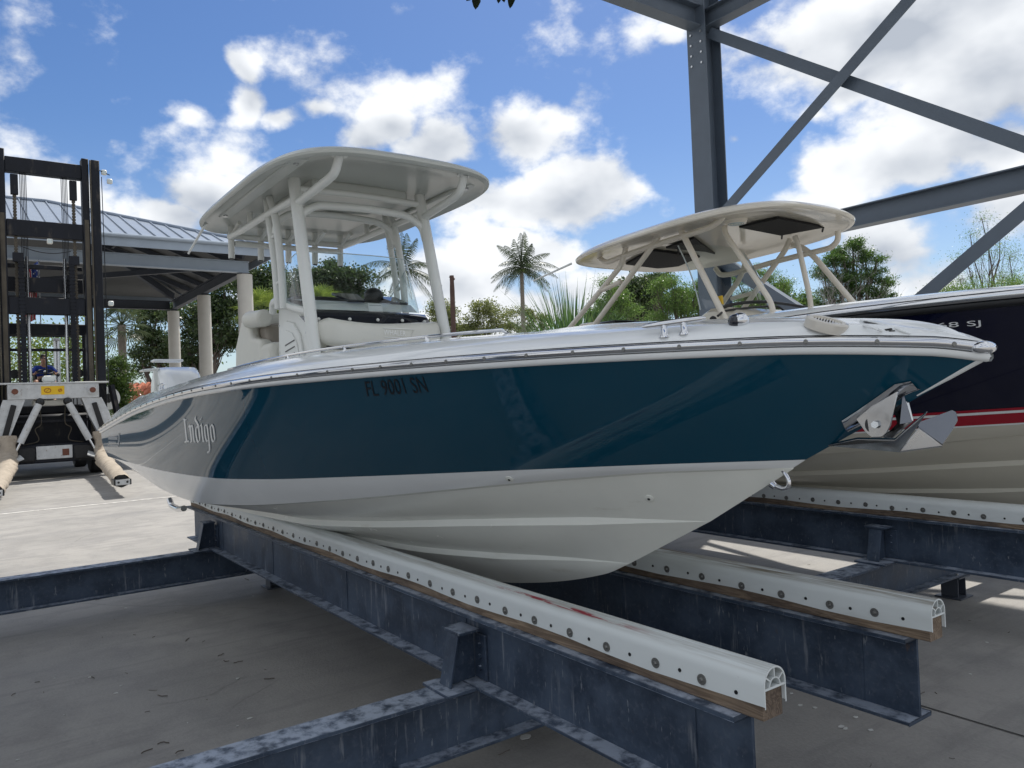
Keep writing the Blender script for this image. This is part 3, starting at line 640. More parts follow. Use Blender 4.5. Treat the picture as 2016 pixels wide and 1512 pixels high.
for x,y,z0 in ((CX0,CY1,0),(CX1,CY1,0),(CX0,CY0,0),(CX1,CY0,0)):
    MB().beam((x,y,7.3),(RX,RY1 if y>0 else RY0,RZ-.3),.16,.32).build('hip_rafter', DARKSTEEL, pav)
for yy in np.arange(CY0+2,CY1-.5,1.9):
    yy = float(yy); tx = top(yy); MB().beam((EX0-.15,yy,EZ-.26),(tx[0],yy,tx[1]-.26),.12,.2).build('rafter', DARKSTEEL, pav)
for xx in np.arange(CX1+1.9,CX0-.5,1.9):
    xx = float(xx); hh = min(EX0-xx, xx-EX1); MB().beam((xx,EY1-.15,EZ-.26),(xx,EY1-hh*.98,EZ+hh*SL-.26),.12,.2).build('rafter', DARKSTEEL, pav)
for f in (.3,.6): 
    h = (EX0-RX)*f; MB().beam((EX0-h,EY0+h,EZ+h*SL-.2),(EX0-h,EY1-h,EZ+h*SL-.2),.1,.12).build('purlin', DARKSTEEL, pav); MB().beam((EX0-h,EY1-h,EZ+h*SL-.2),(EX1+h,EY1-h,EZ+h*SL-.2),.1,.12).build('purlin', DARKSTEEL, pav)
MB().beam((CX0-.1,CY1-.1,zb+.1),(CX1+3,CY0+9,zb+.1),.12,.2).build('tie_beam', DARKSTEEL, pav)
# ---------------------------------------------------------------- boats
def hbs(X, e, w, l, p):
    u = min(max((e-X)/l,0),1); return w*(1-(1-u)**p)
SHEER = [(-8.44,1.541),(-7.4,1.64),(-6.6,1.71),(-5.76,1.762),(-5,1.795),(-4.2,1.815),(-3.4,1.828),(-2.24,1.834),(-1.5,1.825),(-1.1,1.797),(-.982,1.772)]
STEM = [(-3.9,.68),(-3.5,.700),(-3.123,.757),(-2.62,.882),(-2.455,.955),(-2.303,1.027),(-2.0,1.185),(-1.695,1.370),(-1.551,1.455),(-1.448,1.525),(-1.188,1.664),(-1.004,1.757),(-.982,1.770)]
LINES = dict(
    keel=(-7.7,-2.455,lambda X:0.,lambda X:interp(X,[(-7.7,.68)]+STEM)),
    s2=(-7.7,-2.455,lambda X:hbs(X,-2.455,.5,4.,2),lambda X:interp(X,[(-7.7,.87),(-5,.868),(-3.97,.872),(-3.3,.902),(-2.7,.945),(-2.455,.955)])),
    s1=(-7.9,-2.0,lambda X:hbs(X,-2.0,.8,5,2),lambda X:interp(X,[(-7.9,1.0),(-5.7,.985),(-4.73,.982),(-4.1,1.016),(-3.1,1.105),(-2.43,1.16),(-2.0,1.186)])),
    ch=(-8.40,-1.62,lambda X:hbs(X,-1.62,1.08,5,2),lambda X:interp(X,[(-8.4,1.245),(-7.5,1.17),(-6.3,1.088),(-5.6,1.066),(-4.98,1.092),(-3.72,1.208),(-2.86,1.307),(-2.5,1.347),(-2.08,1.388),(-1.62,1.414)])),
    bd=(-8.42,-1.57,lambda X:hbs(X,-1.57,1.2,5,2.2),lambda X:interp(X,[(-8.42,1.281),(-7.2,1.277),(-5.8,1.274),(-5,1.276),(-4.35,1.297),(-3.53,1.342),(-2.66,1.392),(-2.04,1.425),(-1.57,1.444)])),
    sh=(-8.44,-.982,lambda X:hbs(X,-.982,1.25,4.,2.4),lambda X:interp(X,SHEER)))
NS = 84
def sX(a, b, s): return a+(b-a)*(1-(1-s)**1.7)
class Hull:
    def __init__(h, yc, T): h.yc = yc; h.T = T
    def pt(h, ln, s, side, dhb=0., dz=0.):
        a,b,hf,zf = LINES[ln]; X = sX(a,b,s); hb = hf(X)
        k = min(1, hb/.06) if ln != 'keel' else 0
        kz = min(1, hb/.16) if dhb else 1
        return h.T(X, h.yc+side*(hb+dhb*kz), zf(X)+dz*kz)
    def row(h, ln, side, dhb=0., dz=0.): return [h.pt(ln,i/NS,side,dhb,dz) for i in range(NS+1)]
    def band(h, mb, r0, r1, side, n=1, bulge=0.):
        rows = []
        for j in range(n+1):
            t = j/n; rows.append([tuple(a[k]*(1-t)+b[k]*t+(bulge*side*math.sin(math.pi*t)*min(1,3*(1-i/NS)) if k == 1 else 0) for k in range(3)) for i,(a,b) in enumerate(zip(r0,r1))])
        mb.grid(rows if side < 0 else rows[::-1])
def build_hull(root, yc, T, side_mat, bot_mat, mid_mat, stripes=None):
    h = Hull(yc, T)
    side = MB(); mid = MB(); bot = MB(); strk = MB()
    for sd in (-1,1):
        h.band(bot, h.row('keel',sd), h.row('s2',sd,.018,-.014), sd, 5, .012)
        h.band(strk, h.row('s2',sd,.018,-.014), h.row('s2',sd,.016,.016), sd)
        h.band(bot, h.row('s2',sd,.016,.016), h.row('s1',sd,.02,-.016), sd, 5, .012)
        h.band(strk, h.row('s1',sd,.02,-.016), h.row('s1',sd,.018,.018), sd)
        h.band(bot, h.row('s1',sd,.018,.018), h.row('ch',sd,.0,-.004), sd, 5, .012)
        h.band(bot, h.row('ch',sd,.0,-.004), h.row('ch',sd,.028,.004), sd)
        h.band(mid, h.row('ch',sd,.028,.004), h.row('bd',sd), sd, 4, .006)
        top = h.row('sh',sd,0,-.02)
        h.band(side, h.row('bd',sd), top, sd, 10, .016)
    o1 = side.build('hull_side', side_mat, root, angle=60)
    mid.build('hull_band', mid_mat, root, angle=60); bot.build('hull_bottom', bot_mat, root, angle=60)
    strk.build('strake', bot_mat, root, angle=60)
    # transom
    tr = MB()
    for sd in (-1,1):
        a = [h.pt(l,0,sd) for l in ('s1','ch','bd','sh')]; c = [T(LINES[l][0], yc, LINES[l][3](LINES[l][0])) for l in ('s1','ch','bd','sh')]
        tr.grid([a,c] if sd > 0 else [c,a])
        a = [h.pt(l,0,sd) for l in ('keel','s2','s1')]; c = [T(-7.7,yc,.68),T(-7.7,yc,.9),T(-7.9,yc,1.0)]
        tr.grid([a,c] if sd > 0 else [c,a])
    tr.build('transom', side_mat, root)
    me = o1.data; off = wloc(o1)
    h.bvh = BVHTree.FromPolygons([v.co+off for v in me.vertices], [tuple(p.vertices) for p in me.polygons])
    return h
def sweep_rail(h, root, name, mt, prof, side, dz=0., s0=0., s1=1.):
    rows = []
    for q in prof:                                 # prof: (out, up) pairs going round the section
        r = []
        for i in range(NS+1):
            s = s0+(s1-s0)*i/NS; a,b,hf,zf = LINES['sh']; X = sX(a,b,s); hb = hf(X); e = .004
            n = Vector((-(hf(X+e)-hf(X-e))/(2*e) if X+e < b else 1.2, 1)).normalized()    # outward in plan (x grows forward, y outward)
            k = Vector((n.x, n.y))*q[0]
            r.append(h.T(X+k.x, h.yc+side*(hb+k.y), zf(X)+q[1]+dz))
        rows.append(r)
    m = MB(); m.grid(rows if side > 0 else rows[::-1])
    return m
def ident(X,Y,Z): return (X,Y,Z)
YC = 2.35
boat = thing('fishing_boat', 'blue centre console boat with white hardtop and Indigo on its side', 'boat', (-4.8,YC,.68), 'boats on the rack')
H1 = build_hull(boat, YC, ident, BLUE, BOTTOM, WHITE)
CHROMEP = [(.004,-.004),(.018,-.003),(.026,.005),(.028,.013),(.023,.021),(.012,.026),(-.004,.027)]
MOLDP = [(-.004,-.028),(.011,-.026),(.017,-.018),(.017,-.007),(.004,-.004)]
def rails(h, root, chrome, mold, screws=True, sides=(-1,1)):
    a = MB(); b = MB()
    for sd in sides:
        m = sweep_rail(h, root, '', None, MOLDP, sd); a.add(m.v, m.f)
        m = sweep_rail(h, root, '', None, CHROMEP, sd); b.add(m.v, m.f)
    ro = a.build('rub_rail', mold, root, angle=60); ins = b.build('rail_insert', chrome, ro, angle=60)
    if screws:
        sm = MB(); sm.tube([(0,.002,0),(0,-.003,0)],[.0075,.006],10); s0 = None
        X = -1.05
        while X > -8.2:
            a_,b_,hf,zf = LINES['sh']; p = h.T(X, h.yc-hf(X), zf(X)); q = h.T(X-.01, h.yc-hf(X-.01), zf(X-.01)); q = Vector(q)-Vector(p)
            n = Vector((q.y,-q.x,0)).normalized()
            if n.y > 0: n = -n
            loc = Vector(p)+n*.0268+Vector((0,0,.010)); ang = math.atan2(n.y,n.x)+math.pi/2
            if s0 is None: s0 = sm.build('screw', WASHER, ro, origin=(0,0,0)); s0.data.transform(Matrix.Translation(wloc(ro))); s0.location = loc-wloc(ro); s0.rotation_euler = (0,0,ang)
            else: inst(s0, loc, ro, (0,0,ang), 'screw')
            X -= .16 if X > -3 else .22
    return ro
rr = rails(H1, boat, CHROME, WHITE)
MB().ball((-.990,YC,1.784),(.031,.05,.021)).build('bow_cap', CHROME, boat)

# ---- deck: gunwale cap, foredeck
ZIN = [(-8.44,1.80),(-7.9,1.875),(-6.0,1.925),(-4.8,1.955),(-3.7,1.968),(-2.9,1.965),(-2.4,1.955),(-2.0,1.94),(-1.6,1.915),(-1.3,1.885),(-1.1,1.845),(-1.02,1.812),(-.986,1.798)]
CROWN = [(-3.2,2.02),(-2.73,2.012),(-2.3,1.992),(-1.95,1.966),(-1.6,1.937),(-1.39,1.912),(-1.2,1.886),(-1.09,1.855),(-1.03,1.820),(-.986,1.799)]
def sheerz(X): return LINES['sh'][3](X)
def sheerh(X): return LINES['sh'][2](X)
def inner(X):
    hb = sheerh(X); return hb*.45 if hb < .62 else hb-.341
def deck_mesh(T, yc):
    m = MB(); n = 90
    for sd in (-1,1):
        cols = []
        for i in range(n+1):
            X = sX(-8.44,-.986,i/n); hb = sheerh(X); zs = sheerz(X); hi = inner(X); zi = interp(X,ZIN); w = hb-hi
            kk = min(1,hb/.30)**.8; e7 = .030+.045*kk; prof = [(0,.030),(.015,.030+.022*kk),(.07,e7)] ; pts = [(hb-min(a,w*.3),zs+b) for a,b in prof]
            for t in (.35,.55,.75,.92): pts.append((hb-w*t, zs+e7+(max(zi,zs+.03)-zs-e7)*(t**.8)))
            pts.append((hi,zi))
            if X > -2.42:                           # closed foredeck
                zc = interp(X,CROWN)
                for t in (.3,.6,.85,1): pts.append((hi*(1-t), zi+(zc-zi)*math.sin(t*math.pi/2)))
            else: pts += [(hi-.012,zi-.03),(hi-.016,zi-.16),(hi-.02,zi-.3),(hi-.02,1.58)]
            cols.append([T(X,yc+sd*a,b) for a,b in pts])
        rows = list(map(list, zip(*cols)))
        m.grid(rows[::-1] if sd < 0 else rows)
    return m
deck = deck_mesh(ident,YC).build('deck', WHITE, boat, angle=50)
rows = []
for i in range(31):
    X = sX(-8.4,-2.42,i/30); hi = inner(X); rows.append([(X,YC-hi,1.60),(X,YC+hi,1.60)])
MB().grid(rows[::-1]).build('cockpit_floor', WHITE, boat)
MB().grid([[(-2.418,YC-inner(-2.42),1.6),(-2.418,YC+inner(-2.42),1.6)],[(-2.418,YC-inner(-2.42),1.95),(-2.418,YC+inner(-2.42),1.95)]]).build('locker_front', WHITE, boat)
m = MB(); m.grid([[(-8.43,YC-1.24,1.56),(-8.43,YC+1.24,1.56)],[(-8.41,YC-1.1,1.72),(-8.41,YC+1.1,1.72)],[(-8.33,YC-1.0,1.80),(-8.33,YC+1.0,1.80)],[(-8.05,YC-.95,1.86),(-8.05,YC+.95,1.86)],[(-7.95,YC-.93,1.6),(-7.95,YC+.93,1.6)]]); m.build('stern_deck', WHITE, boat)
deckbvh = BVHTree.FromPolygons([v.co+wloc(deck) for v in deck.data.vertices],[tuple(p.vertices) for p in deck.data.polygons])
def on_deck(X, Y, lift=0.):
    hit = deckbvh.ray_cast(Vector((X,Y,4)), Vector((0,0,-1)))
    if hit[0] is None: hit = deckbvh.find_nearest(Vector((X,Y,1.95)))
    return hit[0]+Vector((0,0,lift)), hit[1] if hit[1].z > 0 else -hit[1]
def pix_on(bvh, x, y, lift=0.):
    d = pix_dir(x,y); hit = bvh.ray_cast(EYE, d)
    if hit[0] is None: hit = bvh.find_nearest(EYE+d*2.6)
    n = hit[1] if hit[1].dot(d) < 0 else -hit[1]; return hit[0]+n*lift, n

# rail along the inner coaming, cleats, lights, vent
g = [Vector((X, YC-inner(X)+.02, interp(X,ZIN)+.018)) for X in np.linspace(-5.3,-2.6,16)]
g = [g[0]-Vector((0,0,.03))]+g+[g[-1]+Vector((.05,.02,-.03))]
gr = MB().tube(g,.0075,8).build('grab_rail', CHROME, boat)
for X in (-4.8,-4.2,-3.6,-3.0):
    MB().tube([(X,YC-inner(X)+.02,interp(X,ZIN)-.005),(X,YC-inner(X)+.02,interp(X,ZIN)+.018)],.009,8).build('rail_post', CHROME, gr)
def cleat(a, b, parent, bvh, hgt=.045):
    a = Vector(a); b = Vector(b); m = MB(); d = b-a; z = Vector((0,0,hgt))
    m.tube([a+z-d*.02,a+z+d*.06,a+z+d*.3,a+z+d*.7,b+z-d*.06,b+z+d*.02],[.004,.009,.011,.011,.009,.004],10)
    for t in (.34,.66):
        p = a+d*t; m.tube([p,p+z*.3,p+z],[.019,.011,.010],10)
    return m.build('cleat', CHROME, parent)
p0,_ = pix_on(deckbvh,1282,648); p1,_ = pix_on(deckbvh,1392,646)
d_ = Vector((.19,.16,0)); c0 = (p0+p1)/2
a,_ = on_deck(-1.80,1.83); b,_ = on_deck(-1.64,1.945); cleat(a-Vector((0,0,.004)),b-Vector((0,0,.004)),boat,deckbvh)
a,_ = on_deck(-7.1,1.37); b,_ = on_deck(-6.85,1.37); cleat(a,b,boat,deckbvh)
a,_ = on_deck(-1.95,2.92); b,_ = on_deck(-1.74,2.80); cleat(a,b,boat,deckbvh)
q,n_ = on_deck(-1.57,2.03)                         # bow light: chrome hood over a dark lens
lm = MB(); lm.ball(q+Vector((0,0,.008)),(.032,.024,.026)); lt = lm.build('bow_light', CHROME, boat)
MB().ball(q+Vector((-.010,-.010,.007)),(.026,.020,.023)).build('lens', GLOSSBLK, lt)
q,n_ = pix_on(deckbvh,1633,644)                        # oval vent with bars, let into the sloping deck
ez = Vector((.42,-.10,.91)).normalized(); q = q+Vector((-.010,0,.010)); ex = Vector((.8,.5,-.30)); ex = (ex-ez*ex.dot(ez)).normalized(); ey = ez.cross(ex)
def ell(r, hgt, n=36): return [q+ex*(r*.062*math.cos(2*math.pi*k/n))+ey*(r*.043*math.sin(2*math.pi*k/n))+ez*hgt for k in range(n)]
v = MB(); v.grid([ell(1.,-.018),ell(1.,.010),ell(.93,.014),ell(.70,.014),ell(.66,.006)], close=True); vent = v.build('vent_ring', mat('pale grey plastic',(.60,.57,.51),.4), boat)
MB().add(ell(.68,.004),[tuple(range(36))]).build('vent_backing', BLACK, vent, smooth=False)
for k in range(-5,6):
    x = k*.0082; L_ = .043*.66*math.sqrt(max(0,1-(x/(.068*.66))**2))
    if L_ > .006: MB().beam(q+ex*x-ey*L_+ez*.008+ex*.004*0, q+ex*x+ey*L_+ez*.008, .0036,.005, ez).build('vent_bar', CREAM, vent)
for s in (-1,1): MB().tube([q+ex*(s*.056)+ez*.010,q+ex*(s*.056)+ez*.015],.0045,8).build('screw', STEEL, vent)
# anchor locker mouth: two dark slots in a raised lip
for pl in ([(1700,635),(1722,635),(1757,649),(1744,651)],[(1750,653),(1762,652),(1779,661),(1762,661)]):
    MB().poly([pix_on(deckbvh,x,y,.003)[0] for x,y in pl],.003).build('locker_slot', BLACK, boat)
for path in ([(1694,632),(1730,638),(1768,649),(1792,658)],[(1700,641),(1735,652),(1758,661)]):
    pts = [pix_on(deckbvh,x,y,.002)[0] for x,y in path]; MB().tube(arc_pts(pts,4),.004,8).build('locker_lip', WHITE, boat)
# ---- writing on the hull
def text_polys(body, size=1.):
    cu = bpy.data.curves.new('t','FONT'); cu.body = body; cu.size = size; cu.resolution_u = 3
    to = bpy.data.objects.new('t',cu); COL.objects.link(to); dg = bpy.context.evaluated_depsgraph_get()
    me = bpy.data.meshes.new_from_object(to.evaluated_get(dg)); bpy.data.objects.remove(to)
    vs = [tuple(v.co) for v in me.vertices]; fs = [tuple(p.vertices) for p in me.polygons]; bpy.data.meshes.remove(me)
    x0 = min(v[0] for v in vs); x1 = max(v[0] for v in vs); y0 = min(v[1] for v in vs); y1 = max(v[1] for v in vs)
    return [((v[0]-x0)/(x1-x0),(v[1]-y0)/(y1-y0)) for v in vs], fs
def decal(name, vs, fs, mp, mt, parent):
    m = MB(); m.add([mp(u,v) for u,v in vs], fs); return m.build(name, mt, parent, smooth=False)
def side_map(bvh, A, B, hgt, lift, slant=0.):       # A,B: baseline ends (X,Z); letters project sideways onto the starboard skin
    def mp(u, v):
        X = A[0]+(B[0]-A[0])*u+slant*v; Z = A[1]+(B[1]-A[1])*u+hgt*v
        hit = bvh.ray_cast(Vector((X,-2,Z)), Vector((0,1,0)))
        if hit[0] is None: return (X,0,Z)
        n = hit[1] if hit[1].y < 0 else -hit[1]; return hit[0]+n*lift
    return mp
def quad_map(bvh, TL, TR, BR, BL, lift):             # letters laid on the skin inside the four measured corners
    def mp(u, v):
        x = (BL[0]*(1-u)+BR[0]*u)*(1-v)+(TL[0]*(1-u)+TR[0]*u)*v; y = (BL[1]*(1-u)+BR[1]*u)*(1-v)+(TL[1]*(1-u)+TR[1]*u)*v
        d = pix_dir(x,y); hit = bvh.ray_cast(EYE, d)
        if hit[0] is None: return EYE+d*4
        return hit[0]+(hit[1] if hit[1].dot(d) < 0 else -hit[1])*lift
    return mp
def hull_px(h, x, y): 
    hit = h.bvh.ray_cast(EYE, pix_dir(x,y)); return hit[0]
vs, fs = text_polys('FL 9001 SN'); decal('registration_number', vs, fs, quad_map(H1.bvh,(718,750.5),(833,740.5),(844.5,771.5),(724,780.5),.0022), BLKLET, boat)
# boat name: broad-nib strokes, drawn letter by letter
STROKES = {
 'I':[[(.16,1.0),(.16,0)],[(.0,.98),(.10,1.02),(.22,.97),(.34,1.0)],[(.02,.02),(.12,-.02),(.22,.03),(.32,0)]],
 'n':[[(.0,.66),(.09,.72),(.09,.06),(.0,.0),(.14,.01)],[(.09,.60),(.20,.72),(.28,.62),(.28,.06),(.36,.0)]],
 'd':[[(.06,1.04),(.16,1.10),(.10,.98),(.27,.74),(.30,.5),(.28,.1),(.16,-.02),(.06,.1),(.05,.48),(.16,.66),(.27,.6)]],
 'i':[[(.0,.66),(.10,.72),(.10,.06),(.19,.0)],[(.05,.92),(.14,1.02)]],
 'g':[[(.29,.68),(.14,.70),(.05,.58),(.05,.14),(.15,.0),(.27,.08)],[(.27,.70),(.28,-.06),(.25,-.36),(.14,-.5),(.09,-.44)],[(.27,.68),(.38,.74)]],
 'o':[[(.17,.72),(.05,.58),(.05,.12),(.16,-.02),(.28,.1),(.28,.56),(.17,.72)]]}
WID = {'I':.44,'n':.46,'d':.43,'i':.27,'g':.46,'o':.36}
def name_polys():
    vs = []; fs = []; x = 0
    for ch in 'Indigo':
        for stn in STROKES[ch]:
            pts = [Vector((p[0],p[1],0)) for p in (arc_pts([(a,b,0) for a,b in stn],5) if len(stn) > 2 else [(a,b,0) for a,b in stn])]
            n0 = len(vs); nx, ny = (.056,.030)
            for p in pts: vs += [(x+p.x-nx,p.y-ny),(x+p.x+nx,p.y+ny)]
            fs += [(n0+2*i,n0+2*i+1,n0+2*i+3,n0+2*i+2) for i in range(len(pts)-1)]
        x += WID[ch]
    return vs, fs, x
vs, fs, wn = name_polys()
for nm,mt,lift,du,dv in (('name_shadow',DECALG,.0016,.04,-.04),('boat_name',DECAL,.0032,0,0)):
    mp = quad_map(H1.bvh,(360,826),(420.5,822),(426,868),(364.5,869.5),lift)
    decal(nm, [((u+du)/wn,v+dv) for u,v in vs], fs, mp, mt, boat)
# stern badge: small plate with a bar and a bracket outline
mp = quad_map(H1.bvh,(214,853),(237,853),(236,882),(213,880),.003)
decal('stern_badge', [(.0,.55),(.8,.55),(.8,.78),(.0,.78),(0,.1),(.85,.1),(.9,.2),(0,.2),(.86,.2),(.97,.2),(.97,1.),(.86,1.),(.05,.30),(.7,.30),(.7,.42),(.05,.42)], [(0,1,2,3),(4,5,6,7),(8,9,10,11),(12,13,14,15)], mp, DECALG, boat)
for (px,py) in ((1003,943),(1278,981)):             # through-hull plugs in the bottom
    for o_ in (bpy.data.objects['hull_band'],bpy.data.objects['hull_bottom']):
        bv = BVHTree.FromPolygons([v.co+wloc(o_) for v in o_.data.vertices],[tuple(p.vertices) for p in o_.data.polygons])
        hit = bv.ray_cast(EYE, pix_dir(px,py))
        if hit[0] is not None:
            n_ = hit[1] if hit[1].y < 0 else -hit[1]; m = MB(); m.tube([hit[0]-n_*.003,hit[0]+n_*.003,hit[0]+n_*.005],[.019,.019,.012],14); m.build('drain_fitting', BOTTOM, boat)
            MB().tube([hit[0]+n_*.004,hit[0]+n_*.0065],.006,8).build('drain_hole', BLACK, boat); break
# ---- bow eye, stem plate, chute
def PY(x, y, dy=0.): return P(x,y,1,YC+dy)
e0 = PY(1533,941)
s_dir = Vector((.58,0,.80)).normalized(); nrm = Vector((.80,0,-.58)).normalized()
pts = [e0-s_dir*.036]+[e0-s_dir*.030*math.cos(a)+nrm*.046*math.sin(a) for a in np.linspace(.25,math.pi-.25,12)]+[e0+s_dir*.036]
MB().tube(pts,.0075,10).build('bow_eye', CHROME, boat)
for k in (-1,1): MB().tube([e0+s_dir*.036*k-nrm*.01,e0+s_dir*.036*k+nrm*.008],[.015,.011],10).build('bow_eye_base', CHROME, boat)
rows = []
for (a,b) in (((1657,827),(1664,843)),((1685,809),(1702,824)),((1728,779),(1744,796)),((1762,755),(1780,772)),((1793,749),(1808,758))):
    i_,n_ = pix_on(H1.bvh,*a,.004); o_ = PY(*b)+Vector((.014,0,-.014)); mi = Vector((i_.x,2*YC-i_.y,i_.z)); rows.append([i_,i_.lerp(o_,.5)+n_*.016,o_,mi.lerp(o_,.5)+Vector((n_.x,-n_.y,n_.z))*.016,mi])
MB().grid(rows).build('stem_plate', CHROME, boat, angle=70)
MB().tube([(x+.006,YC,z-.004) for x,z in STEM if x > -1.25],.010,8).build('stem_strip', WHITE, boat)
ANCM = mat('weathered anchor stainless',(.46,.47,.48),.16,metal=1.,rvar=.08,vscale=14)
# ---- anchor in its bracket
anc = thing('anchor', 'stainless plough anchor hanging in the bow chute of the blue boat', 'anchor', tuple(PY(1760,830)))
for nm,dy in (('bracket',-.05),('bracket',.05)):
    pl = [(1686,825),(1762,760),(1770,765),(1754,837),(1746,853),(1733,863),(1719,863),(1706,853)]
    MB().poly([PY(x,y,dy) for x,y in pl],.006,(0,1,0)).build(nm, ANCM, anc, bevel=.0015, seg=1)
MB().tube([PY(1722,836,-.066),PY(1722,836,.066)],.0115,6).build('bolt', STEEL, anc)
MB().tube([PY(1722,836,-.044),PY(1722,836,.044)],.028,16).build('roller', BLACK, anc)
MB().poly([PY(1752,766),PY(1781,765),PY(1797,829),PY(1786,838),PY(1750,868),PY(1740,860),PY(1768,834)],.014,(0,1,0)).build('shank', ANCM, anc, bevel=.002, seg=1)
tip = PY(1627,876); kb = PY(1771,888,0); ws = PY(1825,811,-.13); we = PY(1806,834,-.05)
wn1 = PY(1803,832); 
MB().poly([tip, PY(1688,863,-.05), PY(1762,864,-.11), PY(1826,810,-.15), PY(1772,888,-.02)],.010).build('fluke', ANCM, anc, bevel=.003, seg=2)
MB().tube(fillet([PY(1779,772,-.018),PY(1790,760,-.02),PY(1797,770,.0),PY(1790,782,.018),PY(1779,778,.018)],.01),.0055,8).build('shackle', ANCM, anc)
fl = [PY(1803,834,.02), PY(1840,821,.08), PY(1873,808,.15), PY(1882,813,.17), PY(1885,829,.17), PY(1873,850,.13), PY(1855,877,.04), PY(1806,842,0)]
MB().poly(fl,.010,(fl[2]-fl[0]).cross(fl[6]-fl[0])).build('fluke', mat('dark polished fluke',(.16,.17,.19),.25,metal=1.), anc, bevel=.003, seg=2)
MB().poly([PY(1772,888,-.02),PY(1808,842,0),PY(1855,877,.04)],.006).build('fluke_heel', STEEL, anc, bevel=.001, seg=1)
MB().poly([tip,PY(1740,872,.03),PY(1855,878,.045),PY(1772,889,-.018)],.006).build('fluke_blade', ANCM, anc)
MB().tube([PY(1805,834,.02),PY(1867,835,.13)],.005,8).build('stiffener', ANCM, anc)
MB().poly([PY(1778,772,-.02),PY(1796,831,-.03),PY(1772,835,-.04)],.004).build('cover_plate', mat('dark polished fluke'), anc)
# ---- stern fittings and outboards
MB().poly([(-8.38,1.60,.93),(-7.9,1.60,.95),(-7.9,2.0,.93),(-8.38,2.0,.91)],.012).build('trim_tab', CHROME, boat, bevel=.004, seg=2)
m = MB(); m.tube(fillet([P(334,984,1,1.62),P(338,996,1,1.62),P(352,1003,1,1.62),P(362,1001,1,1.62)],.05),[.012]*2+[.03]*9+[.03]*0+[.012]*3 if False else .028,10); m.build('ladder_hook', CHROME, boat)
def outboard(y, par):
    x0 = -9.05
    prof = [(.46,1.76),(.48,1.94),(.34,2.09),(.12,2.175),(-.16,2.15),(-.36,2.00),(-.40,1.82),(-.26,1.72),(.28,1.70)]
    m = MB(); cs = []
    for t,k in ((-1,.62),(-.85,.9),(-.5,1),(.5,1),(.85,.9),(1,.62)):
        cs.append([(x0+a*k+.05*(1-k), y+t*.21, 1.95+(z-1.95)*(k*.25+.75)) for a,z in prof])
    m.grid(cs[::-1], close=True); m.add(cs[0],[tuple(range(len(prof)))]); m.add(cs[-1],[tuple(range(len(prof)-1,-1,-1))])
    o = m.build('outboard', WHITE, par, bevel=.03, seg=3)
    MB().beam((x0+.08,y-.214,1.78),(x0+.02,y-.205,2.14),.012,.016).build('cowl_seam', BLACK, o)
    m = MB(); m.box((x0-.24,y-.12,1.1),(x0+.18,y+.12,1.8)); m.build('outboard_leg', WHITE, o, bevel=.03)
    return o
outboard(1.92, boat); outboard(2.78, boat)  # twin outboards
MB().poly([P(299,708,0,-8.3),P(358,708,0,-8.3),P(358,713,0,-8.3),P(299,713,0,-8.3)],.16,(1,0,0)).build('stern_shelf', WHITE, boat, bevel=.01)
m = MB(); a = P(283,729,0,-8.9); b = P(312,726,0,-8.9); m.tube([a,b,b+Vector((-.2,.05,0)),a+Vector((-.2,0,0)),a],.012,8)
for px in (304,309): q = P(px,727,0,-8.9); m.tube([q,(q.x,q.y,1.7)],.011,8)
m.build('stern_rail', PIPE, boat)

# ---- console
con = MB(); prof = [(-5.74,1.58),(-5.66,2.44),(-5.58,2.475),(-5.45,2.455),(-5.28,2.385),(-4.97,2.315),(-4.84,2.21),(-4.82,1.58)]
cs = [[(x+(.02 if abs(t)>.9 else 0)*(1 if x<-5.2 else -1), YC+t*.415, z-(.02 if abs(t)>.9 else 0)) for x,z in prof] for t in (-1,-.9,.9,1)]
con.grid(cs[::-1], close=True); con.add(cs[0],[tuple(range(len(prof)))]); con.add(cs[-1],[tuple(range(len(prof)-1,-1,-1))])
console = con.build('console', PIPE, boat, bevel=.012)
dr = [(-5.60,1.6),(-5.60,2.10),(-5.56,2.26),(-5.47,2.32),(-5.32,2.29),(-5.20,2.20),(-5.14,2.06),(-5.14,1.6)]
door = MB().poly([(x,YC-.42,z) for x,z in dr],.022,(0,1,0)).build('console_door', PIPE, console, bevel=.008)
ir = [(-5.36+(x+5.36)*.78, YC-.434, 1.6+(z-1.6)*.9) for x,z in dr]
MB().poly(ir,.008,(0,1,0)).build('door_panel', PIPE, console, bevel=.004)
for z in (2.06,2.105,2.15): MB().beam((-5.46,YC-.439,z-.012),(-5.27,YC-.439,z+.012),.005,.008).build('vent_slot', BLACK, console)
for x,z in ((-5.64,2.30),(-5.64,2.1),(-5.64,1.9),(-5.46,2.31),(-5.1,2.2)): MB().tube([(x,YC-.414,z),(x,YC-.42,z)],.008,8).build('screw', STEEL, console)
MB().tube(fillet([(-5.70,YC-.44,2.40),(-5.66,YC-.45,2.475),(-5.52,YC-.45,2.475),(-5.30,YC-.45,2.40),(-4.97,YC-.44,2.325)],.06),.028,10).build('console_rail', PIPE, console)
MB().poly([(-5.20,YC-.423,2.33),(-4.98,YC-.423,2.27),(-4.98,YC-.423,2.22),(-5.04,YC-.423,2.24)],.006,(0,1,0)).build('side_window', GLOSSBLK, console)
rows = []
for t in np.linspace(-1,1,17):
    c = 1-.03*abs(t)**4; yy = YC+t*.455; xx = -.06*abs(t)**3
    rows.append([(-4.84+xx,yy,2.22),(-4.87+xx,yy,2.285),(-4.93+xx,yy,2.335),(-4.97+xx,yy,2.34)])
band = MB().grid(rows[::-1]).build('windshield_band', GLOSSBLK, console)
for t in (-.9,-.45,0,.42,.85): MB().ball((-4.84-.06*abs(t)**3,YC+t*.455,2.27),.012,10,6).build('bolt_cap', PIPE, console)
